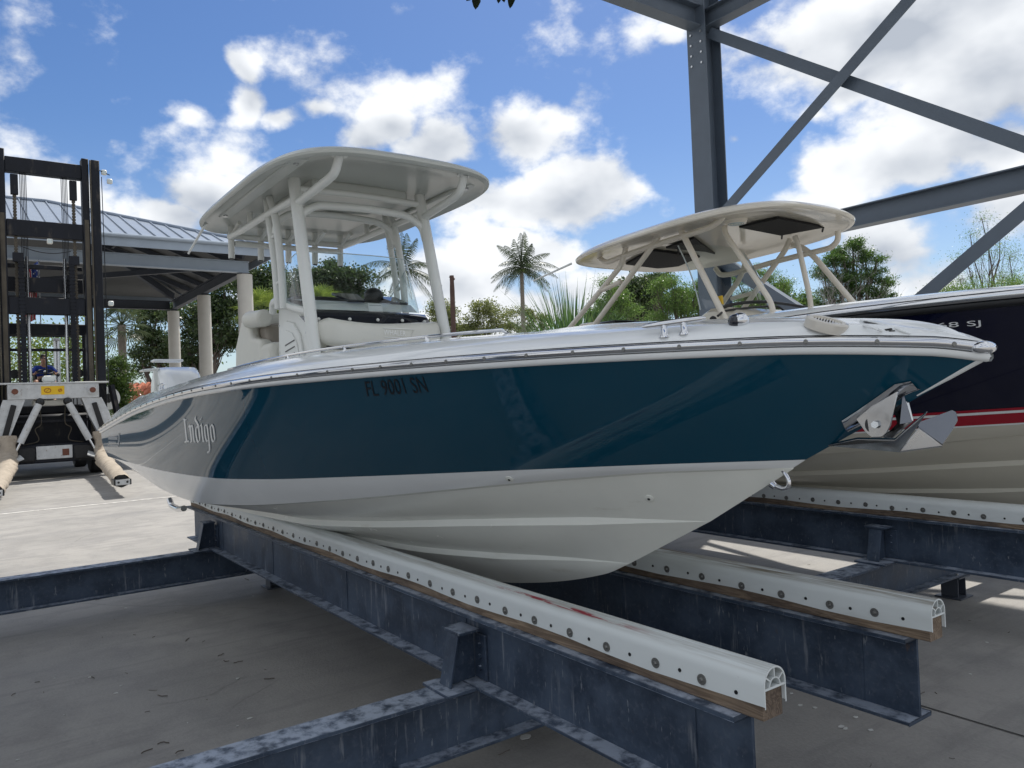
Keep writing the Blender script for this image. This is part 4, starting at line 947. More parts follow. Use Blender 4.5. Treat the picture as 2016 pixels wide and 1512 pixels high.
# windshield: wrapped clear sheet
plan = arc_pts([(-5.48,YC-.46),(-5.2,YC-.465),(-5.02,YC-.42),(-4.96,YC-.2),(-4.955,YC),(-4.96,YC+.2),(-5.02,YC+.42),(-5.2,YC+.465),(-5.48,YC+.46)] and [(-5.48,YC-.46,0),(-5.2,YC-.465,0),(-5.02,YC-.42,0),(-4.96,YC-.2,0),(-4.955,YC,0),(-4.96,YC+.2,0),(-5.02,YC+.42,0),(-5.2,YC+.465,0),(-5.48,YC+.46,0)],5)
rows = []
for p in plan:
    zt = 2.77-max(0,(-p.x-5.02))*.62; zb_ = 2.345+max(0,(-p.x-5.0))*.16
    rows.append([(p.x-.16*j/4, p.y, zb_+(zt-zb_)*j/4) for j in range(5)])
ws = MB().grid(rows).build('windshield', GLASS, console)
edge = [Vector(r[-1]) for r in rows]; MB().tube(edge,.0035,6).build('windshield_edge', mat('pale acrylic edge',(.55,.62,.62),.2), ws)
for k in (0,-1): MB().tube([Vector(q) for q in rows[k]],.0035,6).build('windshield_edge', MATS['pale acrylic edge'], ws)
# dash things seen through the screen
m = MB(); m.grid([[(-5.0,YC-.40,2.35),(-5.0,YC+.40,2.35)],[(-5.12,YC-.41,2.42),(-5.12,YC+.41,2.42)],[(-5.40,YC-.41,2.47),(-5.40,YC+.41,2.47)]]); m.build('dash', PIPE, console)
MB().box((-5.62,YC-.38,2.44),(-5.40,YC+.40,2.50)).build('dash_hood', BLACK, console, bevel=.02)
MB().poly([(-5.1,YC-.10,2.43),(-5.1,YC+.03,2.43),(-5.3,YC+.06,2.505),(-5.3,YC-.14,2.505)],.02).build('display', GLOSSBLK, console, bevel=.004)
MB().poly([(-5.14,YC+.28,2.43),(-5.14,YC+.40,2.43),(-5.34,YC+.40,2.50),(-5.34,YC+.24,2.50)],.02).build('display', GLOSSBLK, console, bevel=.004)
MB().ball((-5.35,YC+.22,2.51),(.075,.075,.065)).build('compass', BLACK, console)
pap = MB().poly([P(724,597,0,-5.03),P(752,599,0,-5.03),P(755,619,0,-5.0),P(727,618,0,-5.0)],.002).build('paper_notice', mat('white paper',(.75,.74,.72),.8), console, smooth=False)
for k in range(6):
    y0 = 600.5+k*2.7; MB().poly([P(727,y0,0,-5.022),P(750.5-(k%3)*3,y0+.7,0,-5.022),P(750.5-(k%3)*3,y0+1.7,0,-5.022),P(727,y0+1.,0,-5.022)],.001).build('printed_line', mat('faded print',(.42,.22,.22) if k%2 else (.3,.3,.32),.8) if k < 2 else MATS['faded print'], console, smooth=False)
# front backrest of the console seat
def cushion(mb, x0, x1, y0, y1, zlo, zhi, n=14):    # puffed pad facing forward, zlo/zhi functions of 0..1
    rows = []
    for i in range(n+1):
        t = i/n; yy = y0+(y1-y0)*t; e = min(1,min(t,1-t)/.07); e = math.sqrt(1-(1-e)**2); a, b = zlo(t), zhi(t); mz = (a+b)/2; d = (x1-x0)*(.35+.65*e)
        r = []
        for j in range(13):
            an = -math.pi/2+math.pi*j/12; r.append((x0+d*max(0,math.cos(an))**.45, yy, mz+(b-a)/2*(.6+.4*e)*(1 if math.sin(an)>0 else -1)*abs(math.sin(an))**.55))
        rows.append(r)
    mb.grid(rows[::-1]); return mb
m = MB(); cushion(m,-4.82,-4.665,1.885,2.80,lambda t:2.075-.035*t-.015*math.sin(t*math.pi),lambda t:2.275-.028*math.sin(min(1,t*1.25)*math.pi)-.03*t+.01*(t>.9)); m.build('seat_back', VINYL, boat, angle=80)
m = MB(); cushion(m,-4.82,-4.675,1.89,2.05,lambda t:1.86,lambda t:2.07-.012*t); m.build('seat_side_pad', VINYL, boat, angle=80)
m = MB(); cushion(m,-4.82,-4.68,2.055,2.72,lambda t:1.86,lambda t:2.055-.03*t); m.build('seat_insert', VINYLD, boat, angle=80)
m = MB(); m.tube([(-4.668,1.90+.85*t,2.073-.035*t-.015*math.sin(t*math.pi)) for t in np.linspace(0,1,12)],.005,6); m.build('piping', BLACK, boat)
vs, fs = text_polys('WHALER')
LOGO = mat('embossed vinyl lettering',(.86,.86,.83),.3)
def lm(u,v): return (-4.656, 2.30+.165*u, 2.150+.034*v-.006*u)
decal('seat_lettering', vs, fs, lm, LOGO, boat)
MB().tube([(-4.662,2.305,2.135),(-4.662,2.50,2.128),(-4.662,2.53,2.19),(-4.662,2.305,2.195)],.0025,6).build('lettering_frame', LOGO, boat)
# leaning post seat behind the console
m = MB(); m.poly([(-6.60,1.93,1.62),(-5.92,1.93,1.62),(-5.92,1.93,2.22),(-6.18,1.93,2.26),(-6.28,1.93,2.43),(-6.42,1.93,2.42),(-6.60,1.93,2.22),(-6.64,1.93,1.95)],.10,(0,1,0)); st = m.build('helm_seat', VINYL, boat, bevel=.035, seg=3)
MB().box((-6.5,1.98,1.62),(-5.9,2.75,2.12)).build('seat_base', PIPE, st, bevel=.03)
MB().box((-6.10,1.885,1.93),(-5.72,2.78,2.19)).build('seat_front_bolster', VINYL, st, bevel=.05, seg=3)
MB().box((-6.42,1.97,2.08),(-6.02,2.74,2.36)).build('seat_insert', VINYLD, st, bevel=.04)
MB().tube([(-6.28,1.88,2.40),(-6.28,2.80,2.40)],.072,14).build('seat_bolster', VINYL, st, bevel=.02)
MB().tube([(-5.80,1.885,2.375),(-6.2,1.885,2.40)],.066,14).build('arm_bolster', VINYL, st, bevel=.02)
# ---- hardtop
def hardtop(cx, cy, hx, hy, zt, prof, ex=4.6, n=72, taper=0.):
    rows = []
    for f,dz in prof:
        r = []
        for k in range(n):
            a = 2*math.pi*k/n; c, s = math.cos(a), math.sin(a); px = math.copysign(abs(c)**(2/ex),c); py = math.copysign(abs(s)**(2/ex),s)
            ff = f
            r.append((cx+px*hx*ff, cy+py*hy*ff*(1-taper*px), zt+dz-.03*(py*ff)**2+.0*px))
        rows.append(r)
    return rows
pr = [(.001,.165),(.3,.157),(.6,.128),(.82,.086),(.93,.052),(.98,.026),(1.0,.004),(.997,-.010),(.985,-.018),(.972,-.022),(.955,-.004),(.86,.014),(.80,.018),(.77,.034),(.4,.04),(.001,.04)]
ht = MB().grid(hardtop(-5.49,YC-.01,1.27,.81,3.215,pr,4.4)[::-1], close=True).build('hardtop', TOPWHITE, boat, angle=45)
MB().box((-6.12,1.98,3.165),(-5.02,2.72,3.262)).build('overhead_box', TOPWHITE, ht, bevel=.025, seg=3)
MB().box((-5.85,2.1,3.155),(-5.3,2.6,3.166)).build('hatch_lid', TOPWHITE, ht, bevel=.004)
for yy in (1.72,2.98): MB().box((-6.2,yy-.05,3.20),(-4.5,yy+.05,3.232)).build('moulded_rib', TOPWHITE, ht, bevel=.012)
fr = MB().tube([(-4.735,1.85,1.62),(-4.745,1.852,2.05),(-5.05,1.868,3.235)],.041,16).build('top_frame', PIPE, boat)
def pipe(pts, r=.028, rad=.10, nm='frame_pipe'): return MB().tube(fillet(pts,rad),r,12).build(nm, PIPE, fr)
pipe([(-4.735,2.85,1.62),(-4.745,2.848,2.05),(-5.05,2.832,3.235)],.041)
for y,s in ((1.868,1),(2.832,-1)):
    pipe([(-5.46,y,2.40),(-5.50,y,2.75),(-5.64,y,3.235)],.024,.5); pipe([(-5.34,y,2.39),(-5.37,y,2.75),(-5.46,y+.004*s,3.08),(-5.56,y,3.235)],.027,.3)
    for z in (2.6,2.95): pipe([(-5.36-.06*(z>2.9),y,z),(-5.50-.06*(z>2.9),y,z-.02)],.012,.01)
    pipe([(-5.02,y,3.06),(-4.52,y+.02*s,3.10),(-4.42,y+.03*s,3.12),(-4.36,y+.035*s,3.215)],.028,.12)
    pipe([(-5.0,y,3.10),(-5.6,y-.01*s,3.115),(-6.2,y-.015*s,3.12),(-6.52,y-.02*s,3.13)],.026,.1)
    MB().tube([(-4.36,y+.035*s,3.205),(-4.36,y+.035*s,3.222)],.05,12).build('mount_pad', PIPE, fr)
    pipe([(-6.0,y-.01*s,3.12),(-6.0,y-.01*s,3.22)],.022,.01)
for x,zz in ((-4.985,2.93),(-5.46,2.98)):
    pipe([(x,1.868,zz-.04),(x-.01,1.885,zz+.06),(x-.015,2.0,zz+.135),(x-.015,YC,zz+.15),(x-.015,2.70,zz+.135),(x-.01,2.815,zz+.06),(x,2.832,zz-.04)],.027,.10)
pipe([(-5.03,1.868,3.165),(-5.03,YC,3.18),(-5.03,2.832,3.165)],.024,.2)
for z,y0,y1 in ((3.135,1.86,2.84),(3.075,1.89,2.81)): pipe([(-6.52,y0,z),(-6.53,YC,z),(-6.52,y1,z)],.024,.1)
for k,y in enumerate((1.865,2.11,2.35,2.59,2.83)):
    rh = MB(); rh.tube([(-6.535,y,3.23),(-6.555,y,2.955)],.026,12); rh.build('rod_holder', PIPE, fr); MB().tube([(-6.555,y,2.953),(-6.556,y,2.945)],.021,10).build('holder_mouth', BLACK, fr)
    MB().tube([(-6.30,y,3.20),(-6.53,y,3.13)],.018,8).build('holder_strut', PIPE, fr)
MB().tube([(-6.36,1.62,3.185),P(371,499,1,1.60)],[.011,.009],8).build('antenna', PIPE, boat)
for x,y in ((-4.6,1.72),(-6.1,1.70),(-4.6,2.96)): MB().tube([(x,y,3.19),(x,y,3.225)],.018,10).build('button_light', STEEL, ht)

# ---------------------------------------------------------------- navy boat on the next bunks
Y2 = 5.82
def T2(X,Y,Z):
    X2 = X+.75; z = Z-.68
    Z2 = .70+z if Z < 1.42 else 1.44+(Z-1.42)*(1+.29/.40)
    return (X2,Y,Z2)
navy = thing('fishing_boat', 'dark navy boat with red stripe and cream hardtop at the right', 'boat', (-4.2,Y2,.70), 'boats on the rack')
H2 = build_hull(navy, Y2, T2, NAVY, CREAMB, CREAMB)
rails(H2, navy, CHROME, BLACK, False)
for i,(f0,f1,mt,nm) in enumerate(((.0,.014,DECAL,'stripe'),(.015,.105,RED,'stripe'),(.106,.128,DECAL,'stripe'),(.129,.152,RED,'stripe'))):
    m = MB()
    for sd in (-1,1):
        a = H2.row('bd',sd); b = H2.row('sh',sd,0,-.02); 
        r0 = [tuple(p[k]*(1-f0)+q[k]*f0+(sd*(.0022+.016*math.sin(math.pi*f0)*min(1,3*(1-i_/NS))) if k==1 else 0) for k in range(3)) for i_,(p,q) in enumerate(zip(a,b))]
        r1 = [tuple(p[k]*(1-f1)+q[k]*f1+(sd*(.0022+.016*math.sin(math.pi*f1)*min(1,3*(1-i_/NS))) if k==1 else 0) for k in range(3)) for i_,(p,q) in enumerate(zip(a,b))]
        H2.band(m, r0, r1, sd)
    m.build(nm, mt, navy)
dk2 = deck_mesh(lambda X,Y,Z:(X+.75,Y,Z+.29),Y2).build('deck', WHITE, navy, angle=50)
rows = []
for i in range(31):
    X = sX(-8.4,-2.42,i/30); hi = inner(X); rows.append([(X+.75,Y2-hi,1.8),(X+.75,Y2+hi,1.8)])
MB().grid(rows[::-1]).build('cockpit_floor', CREAM, navy)
vs, fs = text_polys('68 SJ')
decal('registration_number', vs, fs, quad_map(H2.bvh,(1844,636),(1930.5,630),(1932,644),(1847,648.6),.003), DECAL, navy)
# console, screen and seat of the navy boat
c2 = MB(); prof = [(-4.62,1.8),(-4.60,2.34),(-4.46,2.405),(-4.26,2.395),(-3.85,2.22),(-3.70,1.8)]
cs = [[(x, Y2+t*.50, z-(.035 if abs(t)>.9 else 0)) for x,z in prof] for t in (-1,-.88,.88,1)]
c2.grid(cs[::-1], close=True); c2.add(cs[0],[tuple(range(6))]); c2.add(cs[-1],[tuple(range(5,-1,-1))])
con2 = c2.build('console', CREAM, navy, bevel=.03, seg=3)

def PX2(x, y, X): return P(x,y,0,X)
m = MB(); m.tube(arc_pts([PX2(1413,622,-4.2),PX2(1430,612,-4.2),PX2(1475,606,-4.2),PX2(1520,603,-4.2),PX2(1536,606,-4.2),PX2(1552,622,-4.2),PX2(1556,640,-4.2)]),.010,8); m.build('hatch_frame', BLACK, con2)
m = MB(); m.tube(arc_pts([PX2(1416,607,-4.28),PX2(1450,598,-4.3),PX2(1500,594,-4.3),PX2(1550,599,-4.3),PX2(1592,606,-4.28)]),.014,8); m.build('screen_seal', BLACK, con2)
vs, fs = text_polys('280')
decal('model_lettering', vs, fs, lambda u,v: PX2(1433+24*u+3*v,627-1.3*u-5*v,-4.195), BLKLET, con2)
MB().tube([PX2(1404,629,-4.3),PX2(1404,629,-4.29)],.03,16).build('emblem', BLACK, con2)
rows = []
for t in np.linspace(-1,1,15):
    xx = -4.30-.22*abs(t)**2.2; b = Vector((xx,5.83+t*.52,2.40+.04*(1-t*t))); tp = Vector((xx-.32+.05*abs(t),5.83+t*.47,3.02)); rows.append([b.lerp(tp,j/5)+Vector((.03*math.sin(j/5*math.pi),0,0)) for j in range(6)])
g2 = MB().grid(rows).build('windshield', GLASS, navy)
for r in (rows[0],rows[-1]): MB().tube(r,.006,6).build('windshield_edge', MATS['pale acrylic edge'], g2)
pr2 = [(.001,.15),(.3,.143),(.6,.12),(.8,.09),(.92,.06),(.975,.034),(1.0,.008),(.996,-.008),(.98,-.016),(.955,-.010),(.90,-.004),(.80,.006),(.76,.02),(.4,.024),(.001,.024)]
rows = hardtop(-4.83,5.79,1.27,.97,3.09,pr2,3.0)
rows = [[(x,y,z+(x+4.83)*.035) for x,y,z in r] for r in rows]
ht2 = MB().grid(rows[::-1], close=True).build('hardtop', CREAM, navy, angle=50)
def zt2(x): return 3.085+(x+4.83)*.035
def under(px, py, dz=0.):                            # point on the underside
    z = 3.09
    for k in range(4): q = P(px,py,2,z); z = zt2(q.x)+dz+.006
    return q
for pl in ([(1455,446),(1531,429),(1623,446),(1537,462)],[(1232,519),(1283,492),(1378,505),(1318,530)],[(1311,487),(1366,468),(1408,499),(1389,494)]):
    MB().poly([under(x,y) for x,y in pl],.02).build('mesh_pocket', CLOTH, ht2)
for (px,py) in ((1449,438),(1604,464)):
    q = under(px,py); m = MB(); m.tube([q+Vector((0,0,.02)),q-Vector((0,0,.012))],[.10,.085],24); sp = m.build('speaker', PIPEC, ht2)
    for r in (.025,.045,.065):
        MB().tube([q+Vector((r*math.cos(a),r*math.sin(a),-.0135)) for a in np.linspace(0,2*math.pi,21)],.004,6).build('speaker_ring', MATS['pale acrylic edge'], sp)
for a,b in (((1540,461),(1539,470)),((1317,529),(1317,536)),((1335,490),(1335,504)),((1621,446),(1619,456))): MB().beam(under(*a),under(*b,-.02),.014,.012).build('pocket_strap', CLOTH, ht2)
MB().tube([under(1186,492,.01),under(1250,468,.01),under(1325,444,.01)],.010,6).build('dark_trim', BLACK, ht2)
MB().poly([under(1613,417),under(1629,418),under(1629,427),under(1612,426)],.006).build('label_plate', PIPE, ht2)
q = P(1317,425,1,5.2); hb2 = BVHTree.FromPolygons([v.co+wloc(ht2) for v in ht2.data.vertices],[tuple(p.vertices) for p in ht2.data.polygons]); hq = hb2.ray_cast(Vector((-4.95,5.25,4)),Vector((0,0,-1))); q = hq[0]+Vector((0,0,.008)); MB().ball(q,(.035,.035,.02)).build('deck_light', CHROME, ht2)
def S(x,y): return P(x,y,1,5.22)
def Pt(x,y): return P(x,y,1,6.40)
def ext(a, b, z): t = (z-a.z)/(b.z-a.z); return a+(b-a)*t
def pipe2(pts, r=.026, rad=.12): return MB().tube(fillet(pts,rad),r,12).build('frame_pipe', PIPEC, fr2)
a,b = S(1345,462),S(1426,624); top = S(1331,446)
fr2 = MB().tube(fillet([S(1299,462),S(1318,448),S(1338,450),S(1345,462),b,ext(a,b,1.9)],.08),.028,12).build('top_frame', PIPEC, navy)
pipe2([S(1303,455),S(1290,477),S(1166,646),ext(S(1299,462),S(1166,646),1.9)]); pipe2([S(1234,470),S(1232,490),S(1224,522),S(1121,646),ext(S(1224,522),S(1121,646),1.9)],.026,.3)
pipe2([S(1187,571),S(1223,554)],.022); 
pipe2([S(1174,487),S(1178,505),S(1192,518),S(1230,503),S(1302,478),S(1370,457),S(1400,446),S(1418,434),S(1426,421)],.026,.15)
a,b = Pt(1577,484),Pt(1693,611); pipe2([Pt(1560,482),Pt(1578,486),Pt(1600,502),b,ext(a,b,1.9)])
pipe2([Pt(1650,455),Pt(1650,474),Pt(1636,488),Pt(1530,514),Pt(1440,540),Pt(1418,542),Pt(1408,528)],.026,.12)
a,b = Pt(1547,491),Pt(1477,589); pipe2([Pt(1556,470),a,b,ext(a,b,1.9)]); a,b = Pt(1466,520),Pt(1423,595); pipe2([Pt(1464,500),Pt(1467,522),Pt(1455,552),b,ext(a,b,1.95)],.026,.2)
pipe2([Pt(1440,588),Pt(1481,577)],.02)
for q0,q1,q2,yy in (((1426,445),(1428,460),(1522,600),5.45),((1565,465),(1571,480),(1596,592),6.15)):
    a,b,c = [P(x,y,1,yy) for x,y in (q0,q1,q2)]; pipe2([a,b,c,c+Vector((0,0,-.22))],.024,.1)
MB().beam(P(1417,583,1,5.3),P(1419,600,1,5.3),.05,.02,(0,1,0)).build('yellow_tag', YELLOW, navy)
m = MB(); m.box((-6.1,5.2,1.9),(-5.5,6.4,2.36)); sb = m.build('stern_seat', CREAM, navy, bevel=.05)
MB().box((-5.80,5.25,2.362),(-5.55,6.3,2.42)).build('seat_cushion', BLACK, sb, bevel=.025); MB().box((-6.08,5.22,2.362),(-5.81,5.6,2.43)).build('seat_bolster', CREAM, sb, bevel=.03)
MB().tube([P(1125,519,1,5.1),P(1050,553,1,5.0)],[.012,.008],8).build('antenna', PIPE, navy)
# ---------------------------------------------------------------- lift truck that carries the boats
FX, FY = -24.5, 2.0
truck = thing('lift_truck', 'tall black marina lift truck with white carriage and tan padded forks', 'forklift', (FX-2,FY,0))
def bx(nm, lo, hi, mt, par=truck, bev=.01): return MB().box(lo,hi).build(nm, mt, par, bevel=bev, seg=1)
def sym(f):
    for s in (-1,1): f(s)
def mast(s):
    o = MB(); yo = FY+s*1.25
    o.box((FX-.35,yo-.11,.35),(FX+.02,yo+.11,8.93)); r = o.build('mast_rail', FORKBLK, truck, bevel=.015, seg=1)
    bx('rail_flange', (FX+.021,yo-s*.13-.02,.5),(FX+.06,yo-s*.13+.02,8.9), GREASE, r, .004)
    yi = FY+s*1.0; o = MB(); o.box((FX-.38,yi-.09,.5),(FX-.02,yi+.09,8.95)); r = o.build('inner_rail', FORKBLK, truck, bevel=.015, seg=1)
    bx('wear_strip', (FX-.019,yi-.055,1.0),(FX-.008,yi+.055,7.2), GREASE, r, .002)
    ch = MB(); z = 2.5                              # leaf chain of plates and pins
    while z < 8.25:
        ch.box((FX-.20,FY+s*.70-.045,z),(FX-.14,FY+s*.70+.045,z+.05)); ch.box((FX-.19,FY+s*.70-.03,z+.05),(FX-.15,FY+s*.70+.03,z+.085)); z += .085
    c = ch.build('lift_chain', GREASE, truck); c['kind'] = 'stuff'
    ch = MB(); z = 2.55
    while z < 6.0:
        ch.box((FX-.10,FY+s*.60-.075,z),(FX-.03,FY+s*.60+.075,z+.06)); ch.box((FX-.09,FY+s*.60-.05,z+.06),(FX-.04,FY+s*.60+.05,z+.10)); z += .10
    c = ch.build('cable_carrier', FORKBLK, truck); c['kind'] = 'stuff'
    bx('chain_anchor', (FX-.22,FY+s*.70-.09,7.75),(FX-.10,FY+s*.70+.09,8.3), FORKBLK)
    bx('carrier_clamp', (FX-.12,FY+s*.66-.13,5.9),(FX-.02,FY+s*.66+.13,6.15), FORKBLK)
    for k in range(5): MB().tube([(FX-.25,FY+s*(.42+.035*k),8.4),(FX-.25,FY+s*(.42+.035*k),5.2-.1*k),(FX-.3,FY+s*(.42+.035*k),2.6)],.010,6).build('hose', BLACK, truck)
    MB().tube([(FX-.30,FY+s*.45,2.4),(FX-.30,FY+s*.45,6.1)],.045,10).build('lift_ram', STEEL, truck)
sym(mast)
for z0,z1,nm in ((8.36,8.76,'mast_crossbar'),(6.62,7.06,'mast_crossbar'),(4.50,4.95,'mast_crossbar')):
    bx(nm, (FX-.33,FY-.905,z0),(FX-.06,FY+.905,z1), FORKBLK)
bx('mast_crossbar', (FX-.6,FY-.9,5.15),(FX-.4,FY+.9,5.55), FORKBLK); bx('mast_crossbar', (FX-.6,FY-.9,5.8),(FX-.45,FY+.9,5.92), FORKBLK)
def lamp(y, z, x=FX-.05):
    l = bx('work_light', (x-.05,y-.07,z-.07),(x+.06,y+.07,z+.07), PIPE, truck, .02); bx('light_lens', (x+.061,y-.05,z-.05),(x+.066,y+.05,z+.05), MATS['pale acrylic edge'], l, 0)
lamp(FY+1.48,8.62); lamp(FY+1.62,8.38); lamp(FY+.08,6.50,FX+.02); lamp(FY+1.55,4.85)
MB().tube([(FX,FY+1.36,8.65),(FX,FY+1.62,8.55)],.015,6).build('light_bracket', BLACK, truck)
MB().tube([(FX-.1,FY+1.42,8.5),(FX-.1,FY+1.44,5.5),(FX-.1,FY+1.43,2.0)],.012,6).build('cable', BLACK, truck)
MB().tube(arc_pts([(FX-.15,FY-.6,6.35),(FX-.1,FY-.2,6.22),(FX-.1,FY+.2,6.2),(FX-.15,FY+.6,6.3)]),.012,6).build('cable', BLACK, truck)
# carriage with its hinged arms, rams and sleeved forks
car = bx('carriage', (FX+.05,FY-1.02,2.16),(FX+.55,FY+1.10,2.56), PAINTW, truck, .012)
bx('carriage_lip', (FX+.03,FY-1.4,2.561),(FX+.57,FY+1.34,2.605), PAINTW, car, .006)
stk = bx('warning_sticker', (FX+.552,FY-.27,2.27),(FX+.556,FY+.27,2.50), YELLOW, car, 0)
RING = mat('orange print',(.35,.10,.01),.6)
for y0,w in ((-.12,.075),(.17,.04)):
    MB().tube([(FX+.558,FY+y0+w*math.cos(a),2.385+w*.75*math.sin(a)) for a in np.linspace(0,2*math.pi,15)],.010,5).build('printed_ring', RING, stk)
    MB().beam((FX+.558,FY+y0-w*.6,2.34),(FX+.558,FY+y0+w*.6,2.43),.012,.003,(1,0,0)).build('printed_bar', RING, stk)
bx('white_box', (FX-.1,FY-.2,2.61),(FX+.2,FY+.12,2.80), PIPE, car, .05)
bx('lower_box', (FX-.3,FY-.45,1.98),(FX+.1,FY+.5,2.14), PIPE, car, .03)
def arm(s):
    y = FY+.04+s*.90
    MB().tube([(FX+.551,y,2.37),(FX+.60,y,2.37)],.13,20).build('hinge_boss', PAINTW, car); MB().tube([(FX+.601,y,2.37),(FX+.64,y,2.37)],.075,14).build('hinge_pin', mat('rusty pin',(.14,.05,.03),.7,var=.3), car)
    a = Vector((FX+.30,y+s*.02,2.15)); b = Vector((FX+.45,y+s*.36,1.05))
    m = MB(); m.poly([(FX+.50,y-.26,2.16),(FX+.50,y+.22,2.16),(FX+.52,y+s*.16+.22,1.80),(FX+.55,y+s*.40+.20,1.0),(FX+.55,y+s*.40-.19,.98),(FX+.52,y+s*.12-.24,1.7)],.05,(1,0,0)); am = m.build('fork_arm', PAINTW, truck, bevel=.01, seg=1)
    for e in (-.24,.20):
        MB().beam((FX+.35,y+e,2.15),(FX+.40,y+s*.40+e*.8,.98),.05,.36,(1,0,0)).build('arm_cheek', PAINTW, am)
    MB().beam((FX+.56,y+s*.03,2.02),(FX+.585,y+s*.27,1.10),.13,.05,(1,0,0)).build('rubber_strip', RUBBER, am, bevel=.02)
    MB().beam((FX+.15,y+s*.52,2.5),(FX+.2,y+s*.78,.9),.10,.5,(1,0,0)).build('side_fender', FORKBLK, truck)
    # fork: down the face, then forward along the ground, wrapped in canvas
    yh = y+s*.17; yt = yh-.52
    path = fillet([(FX+.55,yh,1.22),(FX+.62,yh+s*.02,.62),(FX+1.6,yh-.08,.46),(FX+4.2,yh-.28,.40),(FX+7.2,yt,.33)],.35,6)
    # resample with wrinkles
    L = [0]
    for p,q in zip(path,path[1:]): L.append(L[-1]+(q-p).length)
    rings = []; N_ = 60; rr_ = random.Random(5+s)
    for i in range(N_+1):
        d = L[-1]*i/N_; k = next(j for j in range(len(L)-1) if d <= L[j+1]+1e-6); t = (d-L[k])/max(1e-6,L[k+1]-L[k]); rings.append(path[k].lerp(path[k+1],t))
    m = MB(); n = 16; rows = []
    for i,p in enumerate(rings):
        tg = (rings[min(i+1,N_)]-rings[max(i-1,0)]).normalized(); sd = Vector((0,1,0)); sd = (sd-tg*sd.dot(tg)).normalized(); up = tg.cross(sd); f = i/N_
        w = .195-.035*f+.03*math.sin(i*1.7)*(1-f)+.022*rr_.uniform(-1,1); h = .16-.03*f+.02*rr_.uniform(-1,1)
        rows.append([p+sd*(w*math.cos(2*math.pi*k/n)*(1+.05*math.sin(3*k+i*.9)))+up*(h*math.sin(2*math.pi*k/n)*(1+.06*math.sin(2*k+i*1.3))) for k in range(n)])
    m.grid(rows[::-1], close=True); sl = m.build('fork_sleeve', SLEEVE, truck, angle=180)
    e = rings[-1]; MB().tube([e+Vector((-.06,0,0)),e+Vector((.05,0,0))],.125,12).build('fork_mouth', BLACK, sl)
    tipb = MB().box((e.x-.2,yt-.16,e.z-.075),(e.x+.16,yt+.16,e.z+.045)).build('fork_blade', BLACK, truck, bevel=.01)
    tp = MB().box((e.x+.161,yt-.13,e.z-.07),(e.x+.175,yt+.13,e.z+.035)).build('tip_plate', PAINTW, tipb, bevel=.004)
    for k in (-.08,.08): MB().tube([(e.x+.175,yt+k,e.z-.015),(e.x+.19,yt+k,e.z-.015)],.022,8).build('bolt', BLACK, tp)
    c0 = Vector((FX+.52,FY+.02+s*.32,2.08)); c1 = Vector((FX+.62,FY+.02+s*.80,1.02)); c2 = Vector((FX+.64,FY+.02+s*.92,.76))
    rm = MB().tube([c0,c1],.088,14).build('arm_ram', PAINTW, truck); MB().tube([c1,c2],.036,10).build('ram_rod', CHROME, rm); MB().ball(c0,(.11,.11,.11)).build('ram_knuckle', BLACK, rm)
    MB().tube(arc_pts([(FX+.3,FY+s*.3,1.95),(FX+.4,FY+s*.28,1.5),(FX+.4,FY+s*.42,1.35),(FX+.4,FY+s*.35,1.05),(FX+.4,FY+s*.7,.95)]),.014,6).build('hose', GREASE, truck)
    MB().poly([(FX+.5,FY+s*1.12,.60),(FX+.95,FY+s*.95,.52),(FX+.95,FY+s*.72,.62),(FX+.5,FY+s*.80,.72)],.03).build('toe_plate', PAINTW, truck)
    ty = MB(); ty.tube([(FX-1.1,FY+s*1.0,.78),(FX-1.1,FY+s*1.42,.78)],.78,28); tyr = ty.build('tyre', RUBBER, truck, bevel=.06); MB().tube([(FX-1.1,FY+s*1.425,.78),(FX-1.1,FY+s*1.44,.78)],.38,20).build('rim', PAINTW, tyr)
    ty = MB(); ty.tube([(FX-4.4,FY+s*.95,.62),(FX-4.4,FY+s*1.3,.62)],.62,24); tyr = ty.build('tyre', RUBBER, truck, bevel=.05); MB().tube([(FX-4.4,FY+s*1.305,.62),(FX-4.4,FY+s*1.315,.62)],.3,20).build('rim', PAINTW, tyr)
sym(arm)
ax = bx('front_axle', (FX+.1,FY-1.0,.45),(FX+.5,FY+1.0,.95), FORKBLK, truck, .03)
bx('axle_plate', (FX+.505,FY-.42,.55),(FX+.53,FY+.42,.90), PAINTW, ax, .01); bx('axle_guard', (FX+.51,FY-1.0,.50),(FX+.58,FY-.45,.88), RUBBER, ax, .04); bx('axle_guard', (FX+.51,FY+.45,.50),(FX+.58,FY+1.0,.88), RUBBER, ax, .04)
bx('rust_patch', (FX+.531,FY+.18,.62),(FX+.534,FY+.34,.80), mat('rusty pin'), ax, 0)
bx('cross_tube', (FX+.0,FY-.9,1.52),(FX+.1,FY+.9,1.6), FORKBLK)
bx('chassis', (FX-5.2,FY-.95,.55),(FX-.4,FY+.95,1.75), FORKBLK, truck, .06)
bx('engine_cover', (FX-4.9,FY-.9,1.76),(FX-2.7,FY+1.3,2.66), PAINTW, truck, .08); bx('counterweight', (FX-5.7,FY-1.1,.6),(FX-4.95,FY+1.1,2.4), FORKBLK, truck, .15)
bx('operator_deck', (FX-2.7,FY-.95,1.76),(FX-.6,FY+.95,2.0), FORKBLK, truck, .03)
gd = MB()
for sx in (FX-2.9,FX-.75):
    for sy in (-.92,.92): gd.tube([(sx,FY+sy,2.0),(sx,FY+sy,4.12)],.05,8)
grd = gd.build('overhead_guard', FORKBLK, truck)
for k in range(8): bx('guard_bar', (FX-2.95+k*.31,FY-.95,4.12),(FX-2.87+k*.31,FY+.95,4.2), FORKBLK, grd, .01)
